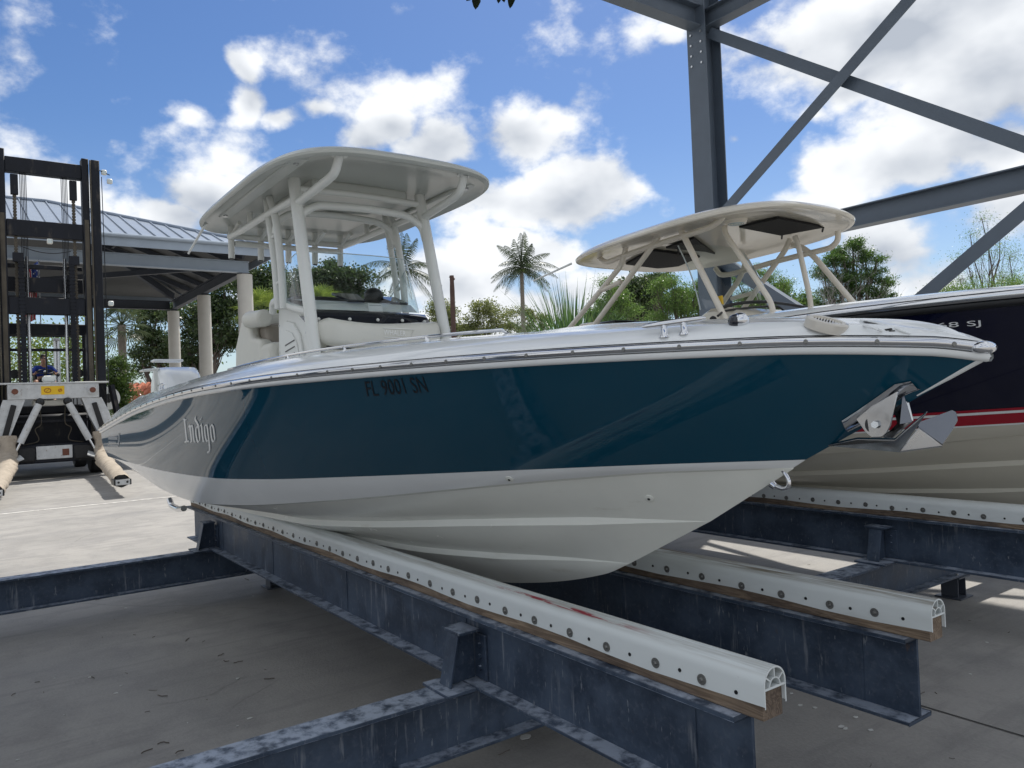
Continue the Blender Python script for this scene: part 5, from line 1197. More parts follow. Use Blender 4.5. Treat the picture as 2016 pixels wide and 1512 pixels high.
bx('guard_rail', (FX-.8,FY-.97,3.98),(FX-.68,FY+.97,4.30), FORKBLK, grd, .02); bx('guard_rail', (FX-.72,FY-.9,3.52),(FX-.66,FY+.9,3.60), FORKBLK, grd, .01)
MB().tube([(FX-.72,FY-.03,3.6),(FX-.72,FY-.03,2.9)],.022,8).build('wiper_post', BLACK, grd)
seat = bx('operator_seat', (FX-2.35,FY-.27,2.0),(FX-1.75,FY+.27,2.58), BLACK, truck, .06); bx('seat_backrest', (FX-2.42,FY-.26,2.58),(FX-2.28,FY+.26,3.15), BLACK, seat, .05)
wc = Vector((FX-1.30,FY-.02,2.98)); wa = Vector((.35,0,.94)).normalized(); wb = Vector((.94,0,-.35))
stw = MB(); stw.tube([wc+Vector((0,1,0))*.2*math.cos(a)+wb*.2*math.sin(a) for a in np.linspace(0,2*math.pi,25)],.016,8); sw = stw.build('steering_wheel', BLACK, truck)
MB().tube([wc,wc-wa*.95],.035,8).build('steering_column', BLACK, sw); MB().ball(wc,(.05,.05,.03)).build('wheel_hub', PIPE, sw)
for s in (-1,1): MB().tube([wc,wc+Vector((0,s*.2,0))],.012,6).build('wheel_spoke', BLACK, sw)
for k,y in enumerate((-.72,-.62,.66,.75)):
    MB().tube([(FX-1.2,FY+y,2.0),(FX-1.15,FY+y,2.95)],.016,6).build('lever', BLACK, truck); MB().ball((FX-1.15,FY+y,2.98),.035 if False else (.035,.035,.045)).build('lever_knob', PIPE if k%2 else BLACK, truck)
for s in (-1,1): MB().tube([(FX-.9,FY+s*.78,2.9),(FX-.88,FY+s*.78,2.9)],.13,16).build('mirror', BLACK, truck)
ex_ = P(112,700,0,FX-2.9)
ep = MB().tube([(ex_.x,ex_.y,2.6),(ex_.x,ex_.y,4.0)],.09,14).build('exhaust_stack', STEEL, truck); MB().ball((ex_.x,ex_.y,4.02),(.10,.10,.08)).build('rain_cap', PAINTW, ep)
# ladder and fan on the truck flank
for dx in (0,.35): MB().tube([(FX-2.4+dx,FY+1.62,1.4),(FX-2.4+dx,FY+1.62,3.5)],.025,8).build('ladder_rail', FORKBLK, truck)
for z in (1.6,2.6,3.4): MB().tube([(FX-2.5,FY+1.62,z),(FX-1.95,FY+1.62,z)],.02,8).build('ladder_rung', FORKBLK, truck)
fn = MB().tube([(FX-2.6,FY+1.72,2.18),(FX-2.45,FY+1.72,2.18)],.36,26).build('reel_disc', PIPE, truck); MB().tube([(FX-2.449,FY+1.72,2.18),(FX-2.40,FY+1.72,2.18)],.14,16).build('reel_hub', BLACK, fn)
bx('step_box', (FX-2.7,FY+.96,1.2),(FX-1.9,FY+1.55,1.75), FORKBLK)

# ---------------------------------------------------------------- the operator
def skin(name, joints, edges, mt, parent, sub=2):
    me = bpy.data.meshes.new(name); off = wloc(parent)
    ks = list(joints); me.from_pydata([tuple(Vector(joints[k][0])-off) for k in ks], [(ks.index(a),ks.index(b)) for a,b in edges], []); me.materials.append(mt)
    o = bpy.data.objects.new(name, me); COL.objects.link(o); o.parent = parent
    sk = o.modifiers.new('skin','SKIN'); sk.use_smooth_shade = True
    if not me.skin_vertices: me.attributes.new if False else None
    for i,k in enumerate(ks):
        r = joints[k][1]; r = r if isinstance(r,tuple) else (r,r); me.skin_vertices[0].data[i].radius = r
    me.skin_vertices[0].data[0].use_root = True
    su = o.modifiers.new('sub','SUBSURF'); su.levels = sub; su.render_levels = sub
    return o
def make_skinned(name, joints, edges, mt, parent, sub=2):
    # grow the skin through the modifier stack once and keep the resulting mesh
    me = bpy.data.meshes.new('tmp'); ks = list(joints); off = wloc(parent)
    bm = bmesh.new(); lay = bm.verts.layers.skin.verify(); vs = []
    for k in ks:
        v = bm.verts.new(tuple(Vector(joints[k][0])-off)); r = joints[k][1]; v[lay].radius = r if isinstance(r,tuple) else (r,r); vs.append(v)
    vs[0][lay].use_root = True
    for a,b in edges: bm.edges.new((vs[ks.index(a)],vs[ks.index(b)]))
    bm.to_mesh(me); bm.free()
    t = bpy.data.objects.new('tmp', me); COL.objects.link(t); sk = t.modifiers.new('s','SKIN'); sk.use_smooth_shade = True; su = t.modifiers.new('u','SUBSURF'); su.levels = sub; su.render_levels = sub
    dg = bpy.context.evaluated_depsgraph_get(); res = bpy.data.meshes.new_from_object(t.evaluated_get(dg)); bpy.data.objects.remove(t)
    res.name = name; res.materials.clear(); res.materials.append(mt); res.shade_smooth()
    o = bpy.data.objects.new(name, res); COL.objects.link(o); o.parent = parent; return o
SKINM = mat('skin', (.42,.24,.17), .5); SHIRT = mat('royal blue shirt', (.006,.035,.26), .8, var=.15, vscale=9); SLEEV = mat('black undersleeve', (.01,.01,.014), .8); SHORTS = mat('dark shorts', (.03,.035,.05), .85); HAIR = mat('dark brown hair', (.012,.009,.007), .6)
px_, py_ = FX-2.0, FY-.02
per = thing('person', 'man in blue shirt and sunglasses driving the lift truck', 'person', (px_,py_,2.58))
def J(x,y,z): return (px_+x,py_+y,z)
jt = {'pel':(J(0,0,2.70),(.15,.12)),'bel':(J(.06,0,2.86),(.14,.11)),'che':(J(.16,0,3.05),(.16,.11)),'nk':(J(.23,0,3.20),.055),'hd0':(J(.28,0,3.27),.075),'hd1':(J(.305,0,3.36),(.083,.098)),'hd2':(J(.29,0,3.45),(.07,.085))}
ed = [('pel','bel'),('bel','che'),('che','nk'),('nk','hd0'),('hd0','hd1'),('hd1','hd2')]
for s,n in ((-1,'r'),(1,'l')):
    jt.update({n+'sh':(J(.17,s*.19,3.11),.065),n+'el':(J(.30,s*.37,2.88),.045),n+'wr':(J(.56,s*.24,2.93),.030),n+'ha':(J(.63,s*.215,2.96),(.040,.022)),
               n+'hp':(J(.05,s*.11,2.67),.09),n+'kn':(J(.50,s*.23,2.72),.065),n+'an':(J(.62,s*.22,2.16),.04),n+'to':(J(.80,s*.23,2.08),.038)})
    ed += [('che',n+'sh'),(n+'sh',n+'el'),(n+'el',n+'wr'),(n+'wr',n+'ha'),('pel',n+'hp'),(n+'hp',n+'kn'),(n+'kn',n+'an'),(n+'an',n+'to')]
    base = Vector(J(.64,s*.215,2.965))
    for f in range(4):                              # four fingers closing over the wheel rim and the thumb beneath it
        y = s*(.19+.018*f); l = (.9,1.,.95,.75)[f]
        q = [Vector(J(.655,y,2.972)),Vector(J(.655+.035*l,y-s*.004,2.985)),Vector(J(.655+.055*l,y-s*.008,2.968)),Vector(J(.655+.05*l,y-s*.010,2.945))]
        for i,p in enumerate(q): jt[f'{n}f{f}{i}'] = (tuple(p),.0095-.001*i)
        ed += [(n+'ha',f'{n}f{f}0')]+[(f'{n}f{f}{i}',f'{n}f{f}{i+1}') for i in range(3)]
    q = [Vector(J(.625,s*.18,2.95)),Vector(J(.655,s*.165,2.94)),Vector(J(.68,s*.165,2.945))]
    for i,p in enumerate(q): jt[f'{n}t{i}'] = (tuple(p),.0105-.001*i)
    ed += [(n+'ha',f'{n}t0'),(f'{n}t0',f'{n}t1'),(f'{n}t1',f'{n}t2')]
body = make_skinned('body', jt, ed, SKINM, per)
js = {'bel':(J(.03,0,2.78),(.165,.135)),'che':(J(.155,0,3.04),(.178,.128)),'nk':(J(.215,0,3.175),.075)}; es = [('bel','che'),('che','nk')]
for s,n in ((-1,'r'),(1,'l')):
    js.update({n+'sh':(J(.17,s*.195,3.115),.082),n+'el':(J(.27,s*.33,2.94),.066)}); es += [('che',n+'sh'),(n+'sh',n+'el')]
make_skinned('shirt', js, es, SHIRT, per)
for s in (-1,1): make_skinned('sleeve', {'a':(J(.26,s*.325,2.95),.055),'b':(J(.30,s*.372,2.88),.053),'c':(J(.52,s*.26,2.925),.038)}, [('a','b'),('b','c')], SLEEV, per)
js = {'p':(J(-.01,0,2.70),(.17,.135))}; es = []
for s,n in ((-1,'r'),(1,'l')): js.update({n+'a':(J(.06,s*.115,2.675),.105),n+'b':(J(.40,s*.205,2.71),.088)}); es += [('p',n+'a'),(n+'a',n+'b')]
make_skinned('shorts', js, es, SHORTS, per)
m = MB(); m.ball(J(.275,0,3.425),(.105,.092,.095),18,10); m.v = [v if v[0] < px_+.345 or v[2] > 3.47 else (px_+.345,v[1],v[2]) for v in m.v]; m.build('hair', HAIR, per)
gl = MB(); gl.box(J(.383,-.072,3.375),J(.405,-.008,3.41)); gl.box(J(.383,.008,3.375),J(.405,.072,3.41)); gl.box(J(.39,-.008,3.395),J(.402,.008,3.405)); gl.box(J(.30,-.086,3.395),J(.39,-.078,3.405)); gl.box(J(.30,.078,3.395),J(.39,.086,3.405)); gl.build('sunglasses', GLOSSBLK, per, bevel=.004)
m = MB(); m.add([J(.385,-.012,3.39),J(.385,.012,3.39),J(.425,0,3.345),J(.388,-.018,3.335),J(.388,.018,3.335)],[(0,2,1),(0,3,2),(1,2,4),(3,4,2)]); m.build('nose', SKINM, per)
MB().box(J(.378,-.03,3.295),J(.392,.03,3.303)).build('mouth', mat('lips',(.22,.08,.07),.5), per, bevel=.003)
for s in (-1,1): MB().ball(J(.30,s*.088,3.36),(.025,.012,.032)).build('ear', SKINM, per)
for s in (-1,1): MB().box(J(.60,s*.22-.05,2.005),J(.86,s*.22+.05,2.10)).build('shoe', BLACK, per, bevel=.03)

# ---------------------------------------------------------------- flag on the truck guard
fl = thing('flag', 'limp red white and blue flag hanging above the truck operator', 'flag', (FX-.95,FY-.15,4.3))
MB().tube([(FX-.95,FY-.12,4.2),(FX-.95,FY-.12,6.15)],.015,8).build('flag_staff', STEEL, fl)
FR = mat('flag red',(.45,.02,.04),.8); FW = mat('flag white',(.75,.74,.72),.8); FB = mat('flag blue',(.02,.05,.22),.8)
def fpt(u, v): return (FX-.93+.05*math.sin(u*9+v*4)+.03*math.sin(u*21), FY-.12-.02-.30*u*(1-.25*math.sin(v*5))-.10*v, 6.1-1.65*v-.25*u)
for k in range(9):
    m = MB(); v0 = .0 ; rows = [[fpt(k/9+ (1/9)*j/2, t) for j in range(3)] for t in np.linspace(.45 if k < 5 else 0,1,12)]; m.grid(rows); m.build('stripe', FR if k%2 == 0 else FW, fl)
m = MB(); m.grid([[fpt(5/9*j/4, t) for j in range(5)] for t in np.linspace(0,.45,8)]); cn = m.build('canton', FB, fl)
for i in range(3):
    for j in range(4):
        q = Vector(fpt(.08+.16*i,.06+.1*j)); m = MB(); pts = [q+Vector((.008,0,0))+Vector((0,math.cos(a+math.pi/2),math.sin(a+math.pi/2)))*(.024 if k%2==0 else .010) for k,a in enumerate(np.linspace(0,2*math.pi,11)[:-1])]; m.poly(pts,.004,(1,0,0)); m.build('star', FW, cn)
# ---------------------------------------------------------------- trees, palms and shrubs beyond the yard
def hor(x): return 781.5-.0409*(x-1008)
def GP(px, z): r = (px-1008)/1515*z; return (.5811*r-.8129*z, .8128*r+.5821*z)      # ground point at depth z
def ZP(px, py, z): return 1.7+(hor(px)-py)*z/1515
UX = Vector((.5811,.8128,0))                       # sideways in the picture
def quads(name, C, S, mt, parent, aspect=.55, droop=0., dirs=None):
    n = len(C); d = dirs if dirs is not None else rng.normal(size=(n,3)); d[:,2] -= droop
    d /= np.linalg.norm(d,axis=1)[:,None]; e = rng.normal(size=(n,3)); e -= d*(e*d).sum(1)[:,None]; e /= np.linalg.norm(e,axis=1)[:,None]
    a = d*(S/2)[:,None]; b = e*(S*aspect/2)[:,None]
    V = np.empty((n,4,3)); V[:,0] = C-a; V[:,1] = C+b+a*.15; V[:,2] = C+a; V[:,3] = C-b+a*.15
    off = np.array(wloc(parent)); V = (V-off).reshape(-1,3)
    me = bpy.data.meshes.new(name); me.vertices.add(4*n); me.vertices.foreach_set('co', V.ravel())
    me.loops.add(4*n); me.loops.foreach_set('vertex_index', np.arange(4*n,dtype=np.int32)); me.polygons.add(n)
    me.polygons.foreach_set('loop_start', np.arange(0,4*n,4,dtype=np.int32)); me.polygons.foreach_set('loop_total', np.full(n,4,dtype=np.int32)); me.update(); me.validate()
    me.materials.append(mt); o = bpy.data.objects.new(name, me); COL.objects.link(o); o.parent = parent; return o
def limb(m, a, b, r0, r1, wob, n=5, rr=random):
    pts = []
    for i in range(n+1):
        t = i/n; p = Vector(a).lerp(Vector(b), t); k = math.sin(math.pi*t)*wob; pts.append(p+Vector((rr.uniform(-k,k),rr.uniform(-k,k),rr.uniform(-k,k)*.5)))
    m.tube(pts, [r0+(r1-r0)*i/n for i in range(n+1)], 7, False); return pts
def tree(name, label, px, z, lobes, mt, ncl, nl, leaf, trunk=.22, sig=.45, group='trees beyond the yard', cat='tree', aspect=.55, bark=None, shell=.55, lean=0., fork=.35):
    """lobes: (px, py, half width px, half height px) of the foliage masses; each becomes an ellipsoid as deep as wide"""
    x, y = GP(px, z); t = thing(name, label, cat, (x,y,0), group)
    C = []; ends = []; wt = [l[2]*l[3] for l in lobes]; S_ = sum(wt)
    for l,w in zip(lobes, wt):
        zz = z+random.uniform(-.5,.5)*l[2]*z/1515*.6; cx, cy = GP(l[0], zz); c = Vector((cx,cy,ZP(l[0],l[1],zz))); rx = l[2]*z/1515; rz = l[3]*z/1515
        k = max(3, int(ncl*w/S_))
        for i in range(k):
            d = Vector((random.gauss(0,1),random.gauss(0,1),random.gauss(0,1))).normalized(); r = (shell+(1-shell)*random.random()**.6)*random.uniform(.75,1.08)
            p = c+Vector((d.x*rx,d.y*rx,d.z*rz))*r; ends.append((p,c)); s = sig*random.uniform(.6,1.25)
            q = rng.normal(size=(int(nl*random.uniform(.55,1.3)),3))*np.array((s,s,s*.62)); C.append(q+np.array(p))
    C = np.concatenate(C); C = C[C[:,2] > .2]
    quads('crown', C, leaf*rng.uniform(.55,1.25,len(C)), mt, t, aspect)
    m = MB(); top = max(p.z for p,_ in ends); low = min(ZP(l[0],l[1],z)-l[3]*z/1515*.3 for l in lobes); fk = max(.8, low*fork if low > 2 else .8)
    base = Vector((x,y,-.05)); fkp = Vector((x,y,fk))+UX*lean
    limb(m, base, fkp, trunk*1.25, trunk*.9, trunk*.3, 4)
    for l in lobes:
        cx, cy = GP(l[0], z); c = Vector((cx,cy,ZP(l[0],l[1],z))); pts = limb(m, fkp, c, trunk*.55, trunk*.16, (c-fkp).length*.07, 5)
        mine = [p for p,cc in ends if (Vector((cc.x,cc.y,0))-Vector((c.x,c.y,0))).length < l[2]*z/1515 and abs(cc.z-c.z) < .05]
        for p in mine[:14]: limb(m, pts[random.randint(2,5)], p, trunk*.14, trunk*.03, .15, 3)
    m.build('trunk', bark or BARK, t); return t
def lobes_auto(x0, x1, y0, y1, n, w, h):           # irregular pile of masses filling a measured outline
    out = []
    for i in range(n):
        u = (i+.5)/n; out.append((x0+(x1-x0)*u, random.uniform(y0,y1), w*random.uniform(.75,1.25), h*random.uniform(.75,1.25)))
    return out
tree('oak_tree','dark oak between the sabal palm and the farthest pavilion column', 300, 62, [(300,640,34,40),(282,705,30,34),(325,690,34,50),(318,610,26,24)], OAKL, 46, 330, .24, .35)
tree('oak_tree','tall dark oak filling the gaps between the pavilion columns', 395, 60, [(372,620,34,34),(415,600,40,36),(448,575,36,34),(430,650,48,55),(372,690,40,50),(455,640,40,60)], OAKL, 90, 330, .24, .4)
tree('oak_tree','dark oak right of the nearest pavilion column', 520, 58, [(505,560,34,32),(540,552,30,30),(515,610,46,46),(565,590,34,44)], OAKL, 62, 330, .24, .35)
tree('oak_tree','broad round oak seen through the windshield of the blue boat', 665, 56, [(612,560,36,34),(655,548,40,34),(700,552,34,30),(728,585,26,24),(640,600,60,36),(700,605,52,36)], OAKL, 95, 330, .24, .4)
tree('pine_tree','yellow green pine just right of the blue boat console', 880, 78, [(868,607,22,16),(888,622,24,18),(905,648,18,14),(866,640,22,20)], PINEL, 42, 190, .26, .16, .42, aspect=.4)
tree('pine_tree','airy pine with round crown left of the coconut palm trunk', 962, 78, [(958,604,28,15),(985,620,24,14),(935,632,20,14),(965,640,30,14),(925,650,18,10)], PINEL, 46, 170, .26, .16, .40, aspect=.4)
tree('pine_tree','low airy pine behind the coconut palm trunk', 1040, 80, [(1022,612,22,12),(1050,622,20,12),(1075,632,18,12),(1010,642,20,12),(1048,648,26,10)], PINEL, 36, 160, .26, .14, .40, aspect=.4)
tree('pine_tree','small low pine between dead palm trunk and round crowned pine', 922, 82, [(918,650,22,12),(945,655,18,9)], PINEL, 18, 160, .26, .12, .40, aspect=.4)
tree('cypress_tree','dark green tree behind the left end of cream hardtop', 1270, 40, [(1265,575,34,30),(1300,560,30,26),(1240,600,34,40)], OAKL, 50, 300, .16, .2, .30)
tree('cypress_tree','pale feathery green tree left of cream hardtop legs', 1215, 31, [(1205,560,18,13),(1222,585,24,15),(1195,600,20,14),(1240,610,26,15),(1210,628,28,14)], CYPL, 70, 150, .095, .12, .19, aspect=.28, shell=.25)
tree('cypress_tree','bright feathery green tree under the middle of cream hardtop', 1330, 33, [(1300,562,22,14),(1330,552,20,13),(1352,575,24,15),(1316,590,28,15),(1385,555,18,16),(1395,585,24,15),(1345,612,34,16),(1300,625,30,15),(1390,622,30,16)], CYPL, 130, 150, .095, .13, .19, aspect=.28, shell=.25)
tree('cypress_tree','feathery green tree seen through the navy boat windshield', 1500, 36, [(1462,552,22,16),(1492,535,20,15),(1525,545,22,16),(1552,562,20,15),(1475,585,28,16),(1520,588,30,16),(1560,600,24,14),(1490,612,34,14)], CYPL, 110, 150, .10, .13, .20, aspect=.28, shell=.25)
tree('cypress_tree','dense rounded dark green cypress right of cream hardtop', 1690, 38, [(1692,482,22,13),(1668,492,20,12),(1714,500,20,12),(1650,512,22,13),(1690,515,26,14),(1738,512,18,10),(1632,540,24,15),(1678,545,30,15),(1722,538,26,13),(1752,552,22,11),(1640,575,30,15),(1695,572,34,15),(1742,580,28,13),(1768,598,18,9),(1670,602,40,16),(1725,606,36,14),(1625,602,22,14)], CYPD, 230, 190, .115, .2, .19, aspect=.35, shell=.25)
tree('cypress_tree','tall thin light green tree at the right edge with sky showing through', 1965, 36, [(1950,430,22,14),(1925,460,22,14),(1985,450,20,14),(1960,490,44,20),(1915,505,34,16),(2000,505,30,22),(1900,550,48,16),(1985,545,52,22),(2030,570,40,26)], CYPL, 120, 60, .085, .10, .34, aspect=.3, shell=.2)
tree('cypress_tree','low light green growth along the navy deck at right', 1900, 32, [(1880,575,34,16),(1930,572,36,18),(1985,572,44,22),(1850,585,24,12)], CYPL, 60, 150, .09, .06, .25, aspect=.3)
tree('oak_tree','broad green tree mass low behind the legs of cream hardtop', 1330, 58, [(1180,625,30,26),(1230,590,34,26),(1285,605,34,28),(1345,595,36,28),(1405,600,34,28),(1440,620,30,24),(1300,560,30,18)], CYPD, 130, 260, .2, .18, .34, shell=.3)
tree('oak_tree','green tree mass between the grey column and dense cypress', 1540, 60, [(1490,600,32,26),(1540,585,34,28),(1590,600,32,28)], CYPD, 60, 240, .2, .18, .34, shell=.3)
def bare(label, px, z, y_top, hw, n):
    x, y = GP(px, z); t = thing('bare_shrub', label, 'shrub', (x,y,0), 'bare grey shrubs'); m = MB(); zt = ZP(px,y_top,z); w = hw*z/1515
    def grow(a, d, L, r, dep):
        b = a+d*L; mid = a.lerp(b,.5)+Vector((random.uniform(-.06,.06),random.uniform(-.06,.06),random.uniform(-.04,.04)))*L
        m.tube([a,mid,b],[r,r*.8,r*.6],5,False)
        if dep:
            for k in range(random.choice((2,3,3))):
                nd = (d+Vector((random.uniform(-.8,.8),random.uniform(-.8,.8),random.uniform(-.45,.55)))).normalized(); grow(a.lerp(b,random.uniform(.45,1)), nd, L*random.uniform(.55,.85), r*.58, dep-1)
    for k in range(n):
        d = Vector((random.uniform(-.45,.45),random.uniform(-.45,.45),1)).normalized(); grow(Vector((x+random.uniform(-w,w)*.5,y+random.uniform(-w,w)*.5,0)), d, zt*.36, .035, 5)
    m.build('branches', DEADW, t); return t
bare('bare grey twiggy shrub in front of the dense cypress', 1640, 29, 520, 45, 5); bare('bare grey twigs right of the dense cypress', 1825, 31, 545, 40, 4); bare('leafless grey shrub seen between cream hardtop legs', 1590, 33, 505, 30, 4); bare('leafless grey bush at the foot of the coconut palm', 1055, 60, 625, 22, 4)
# palms
def frond_mesh(L, arch, droop, leaf, n=24, w=.026, fan=False):
    """one frond lying along +X, root at origin; leaflets hang from the arching midrib"""
    m = MB(); mid = []
    for i in range(13):
        t = i/12; mid.append(Vector((L*(t*math.cos(arch*.5)-.12*t*t*abs(droop)), 0, L*(math.sin(arch)*t-droop*t*t))))
    m.tube(mid, [.035*(1-.85*i/12) for i in range(13)], 5)
    for i in range(n):
        t = .10+.90*(i+.5)/n; k = t*12; j = min(11,int(k)); p = mid[j].lerp(mid[j+1],k-j); tg = (mid[j+1]-mid[j]).normalized(); l = leaf*math.sin(math.pi*min(1,.18+t*.80))**.7
        for s in (-1,1):
            d = (Vector((0,s,0))*.75+tg*.55+Vector((0,0,-.55-.4*random.random()))).normalized(); q = p+d*l*.55; e = p+(d+Vector((0,0,-.38))).normalized()*l; sd = tg*w
            m.add([p-sd*.6,p+sd*.6,q+sd,q-sd,e],[(0,1,2,3),(3,2,4)])
    return m
def palm(label, px, z, py_c, px_base, nf, L, mt, trunk=.16, leaf=.62, group='coconut palms', name='coconut_palm', seed=1):
    random.seed(seed); x0, y0 = GP(px_base, z); x1, y1 = GP(px, z); zc = ZP(px,py_c,z); t = thing(name, label, 'palm tree', (x0,y0,0), group)
    pts = arc_pts([(x0,y0,-.05),(x0+(x1-x0)*.25,y0+(y1-y0)*.25,zc*.35),(x0+(x1-x0)*.7,y0+(y1-y0)*.7,zc*.72),(x1,y1,zc)],7); m = MB()
    m.tube(pts,[trunk*(1.35-.45*i/(len(pts)-1))*(1+.05*(i%2)) for i in range(len(pts))],10); m.build('trunk', PALMB, t)
    for k in range(nf):
        el = math.radians(78-125*(k+.5)/nf+random.uniform(-8,8)); az = k*2.39996+random.uniform(-.25,.25); ln = L*random.uniform(.85,1.08)*(.82 if el > 1.0 else 1)
        fm = frond_mesh(ln, max(.15,el*.9) if el > 0 else .05, .18+.42*max(0,math.cos(el))*random.uniform(.7,1.15)-.10*(el < 0), leaf)
        R = Matrix.Rotation(az,4,'Z')@Matrix.Rotation(-(el*.55),4,'Y'); c = Vector((x1,y1,zc))
        fm.v = [tuple(R@Vector(v)+c) for v in fm.v]; fm.build('frond', mt if k < nf-3 else (YELL if k == nf-1 and False else mt), t, smooth=False)
    nuts = MB()
    for k in range(5): nuts.ball((x1+.25*math.cos(k*1.3),y1+.25*math.sin(k*1.3),zc-.22-.05*(k%2)),.14,8,6)
    nuts.build('coconut', LIMEL, t); return t
palm('coconut palm with drooping fronds behind the blue boat uprights', 802, 50, 528, 812, 20, 3.0, PALML, .17, .66, seed=3)
palm('slender coconut palm standing free against the clouds', 1036, 54, 526, 1034, 25, 2.8, PALML, .14, .66, seed=11)
# sabal palm: fan leaves on stalks
def fan_palm(label, px, z, py_c, nf, R_, mt, stalk=.9, seed=4, trunk=.2, lo=-50, name='sabal_palm', group=None):
    random.seed(seed); x, y = GP(px,z); zc = ZP(px,py_c,z); t = thing(name, label, 'palm tree', (x,y,0), group)
    if zc > 1.5: MB().tube([(x,y,-.05),(x+.05,y,zc*.5),(x,y,zc)],[trunk*1.2,trunk,trunk*1.1],10).build('trunk', PALMB, t)
    for k in range(nf):
        el = math.radians(80+(lo-80)*(k+.5)/nf); az = k*2.39996; d = Vector((math.cos(el)*math.cos(az),math.cos(el)*math.sin(az),math.sin(el))); c = Vector((x,y,zc)); b = c+d*stalk
        m = MB(); m.tube([c,b],[.03,.02],5,False); sd = d.cross(Vector((0,0,1))).normalized(); up = sd.cross(d)
        for j in range(19):
            a = math.radians(-115+230*j/18); q = d*math.cos(a)+sd*math.sin(a); l = R_*(.72+.28*math.cos(a*.7))*random.uniform(.9,1.05); e = b+q*l+Vector((0,0,-l*.28))+up*.08; n_ = up.cross(q).normalized()*.035; h = b+q*l*.5
            m.add([b,h-n_,e,h+n_],[(0,1,2,3)])
        m.build('fan_leaf', mt, t, smooth=False)
    return t
fan_palm('sabal palm with fan leaves between the lift truck and pavilion', 243, 44, 640, 26, .95, PALML, 1.0, 4)
fan_palm('bright green palm clump left of the blue boat console', 520, 44, 618, 26, 1.0, LIMEL, .95, 6, .18, -25)
fan_palm('bright green fan palm seen through the windshield corner', 640, 42, 606, 22, .9, LIMEL, .8, 8, .18, -25)
# clump of long arching blades
def blades(label, px, z, py, hw, n, mt, name='blade_palm', seed=5, wide=.05, spread=.62):
    random.seed(seed); x, y = GP(px,z); t = thing(name, label, 'palm clump', (x,y,0)); zt = ZP(px,py,z); w = hw*z/1515; m = MB()
    for k in range(n):
        az = random.uniform(0,6.283); r0 = random.random()**.5*w*.35; a = Vector((x+math.cos(az)*r0,y+math.sin(az)*r0,random.uniform(0,zt*.45))); out = Vector((math.cos(az+random.uniform(-.5,.5)),math.sin(az+random.uniform(-.5,.5)),0)); L = zt*random.uniform(.5,.62); lean = random.uniform(.1,spread)
        p = a; d = (Vector((0,0,1))+out*lean).normalized(); sd = d.cross(out).normalized()*wide*.5 if lean > .01 else Vector((wide*.5,0,0)); pts = [p]
        for i in range(4): d = (d+out*.16*lean+Vector((0,0,-.10*lean))).normalized(); p = p+d*L/4; pts.append(p)
        vs = []; 
        for i,q in enumerate(pts): f = (1,1,.85,.55,.05)[i]; vs += [q-sd*f,q+sd*f]
        m.add(vs,[(2*i,2*i+1,2*i+3,2*i+2) for i in range(4)])
    m.build('blades', mt, t, smooth=False); return t
blades('dark clump of long upright blades left of the navy boat', 1128, 26, 535, 66, 950, BLADE, wide=.042, spread=.85)
blades('low dark blade clump at the foot of the tall blade clump', 1085, 27, 600, 40, 260, BLADE, 'blade_palm', 15)
blades('yellowing palm fronds by the rear legs of cream hardtop', 1215, 21, 618, 45, 110, YELL, 'yellow_palm', 9, .07, 1.3)
# dead trunk
x,y = GP(897,46); zt = ZP(897,545,46); t = thing('dead_palm', 'brown headless palm trunk standing like a pole', 'dead tree', (x,y,0))
m = MB(); m.tube(arc_pts([(x+.05,y,-.05),(x,y,zt*.5),(x+.04,y,zt-.3),(x+.02,y,zt)],6),[.15]*12+[.13]*5+[.17,.12],10); m.build('trunk', DEADP, t); m = MB(); m.tube([(x,y,zt-.25),(x+.2,y+.1,zt-.1)],[.08,.05],6); m.tube([(x,y,zt-.2),(x-.16,y,zt-.12)],[.07,.04],6); m.build('stub', DEADP, t)
# hedge shrub, house behind it, far green belt
random.seed(21)
tree('hedge_shrub','clipped green shrub with lime tips beside the lift truck', 232, 40, [(232,722,22,20),(230,752,26,34),(245,785,20,24),(222,790,24,24)], HEDGEL, 60, 260, .11, .08, .22, None, 'shrub', shell=.3)
hx, hy = GP(262,56); hs = thing('house', 'small white house with red clay tile roof beyond the hedge shrub', 'house', (hx,hy,0))
ux = UX; uy = Vector((-.8129,.5821,0)); hb = Vector((hx,hy,0))
def hp(a, b, c): return hb+ux*a+uy*b+Vector((0,0,c))
m = MB(); m.poly([hp(-1.6,0,0),hp(3.6,0,0),hp(3.6,0,2.35),hp(-1.6,0,2.35)],.2); m.poly([hp(-1.6,5,0),hp(3.6,5,0),hp(3.6,5,2.35),hp(-1.6,5,2.35)],.2); m.poly([hp(-1.6,.1,0),hp(-1.6,4.9,0),hp(-1.6,4.9,2.35),hp(-1.6,.1,2.35)],.2); m.poly([hp(3.6,.1,0),hp(3.6,4.9,0),hp(3.6,4.9,2.35),hp(3.6,.1,2.35)],.2); m.build('wall', STUCCO, hs, smooth=False)
MB().poly([hp(1.2,-.11,.9),hp(2.2,-.11,.9),hp(2.2,-.11,2.0),hp(1.2,-.11,2.0)],.04).build('window', GLOSSBLK, hs)
t0 = None
for r in range(9):
    for c in range(13):
        a = -1.9+c*.45; b0 = -.5+r*.34; z0 = 2.3+r*.17+random.uniform(-.01,.01)
        m = MB(); n = 6; rows = []
        if t0 is None:
            for b,zz,k in ((0,0,1.),(.40,.20,.9)): rows.append([ux*(.22*k*math.cos(math.pi*i/n))+uy*b+Vector((0,0,zz+.13*k*math.sin(math.pi*i/n))) for i in range(n+1)])
            m.grid(rows); t0 = m.build('roof_tile', TILE, hs, origin=(0,0,0)); t0.data.transform(Matrix.Translation(wloc(hs))); t0.location = hp(a,b0,z0)-wloc(hs)
        else: inst(t0, hp(a,b0,z0), hs)
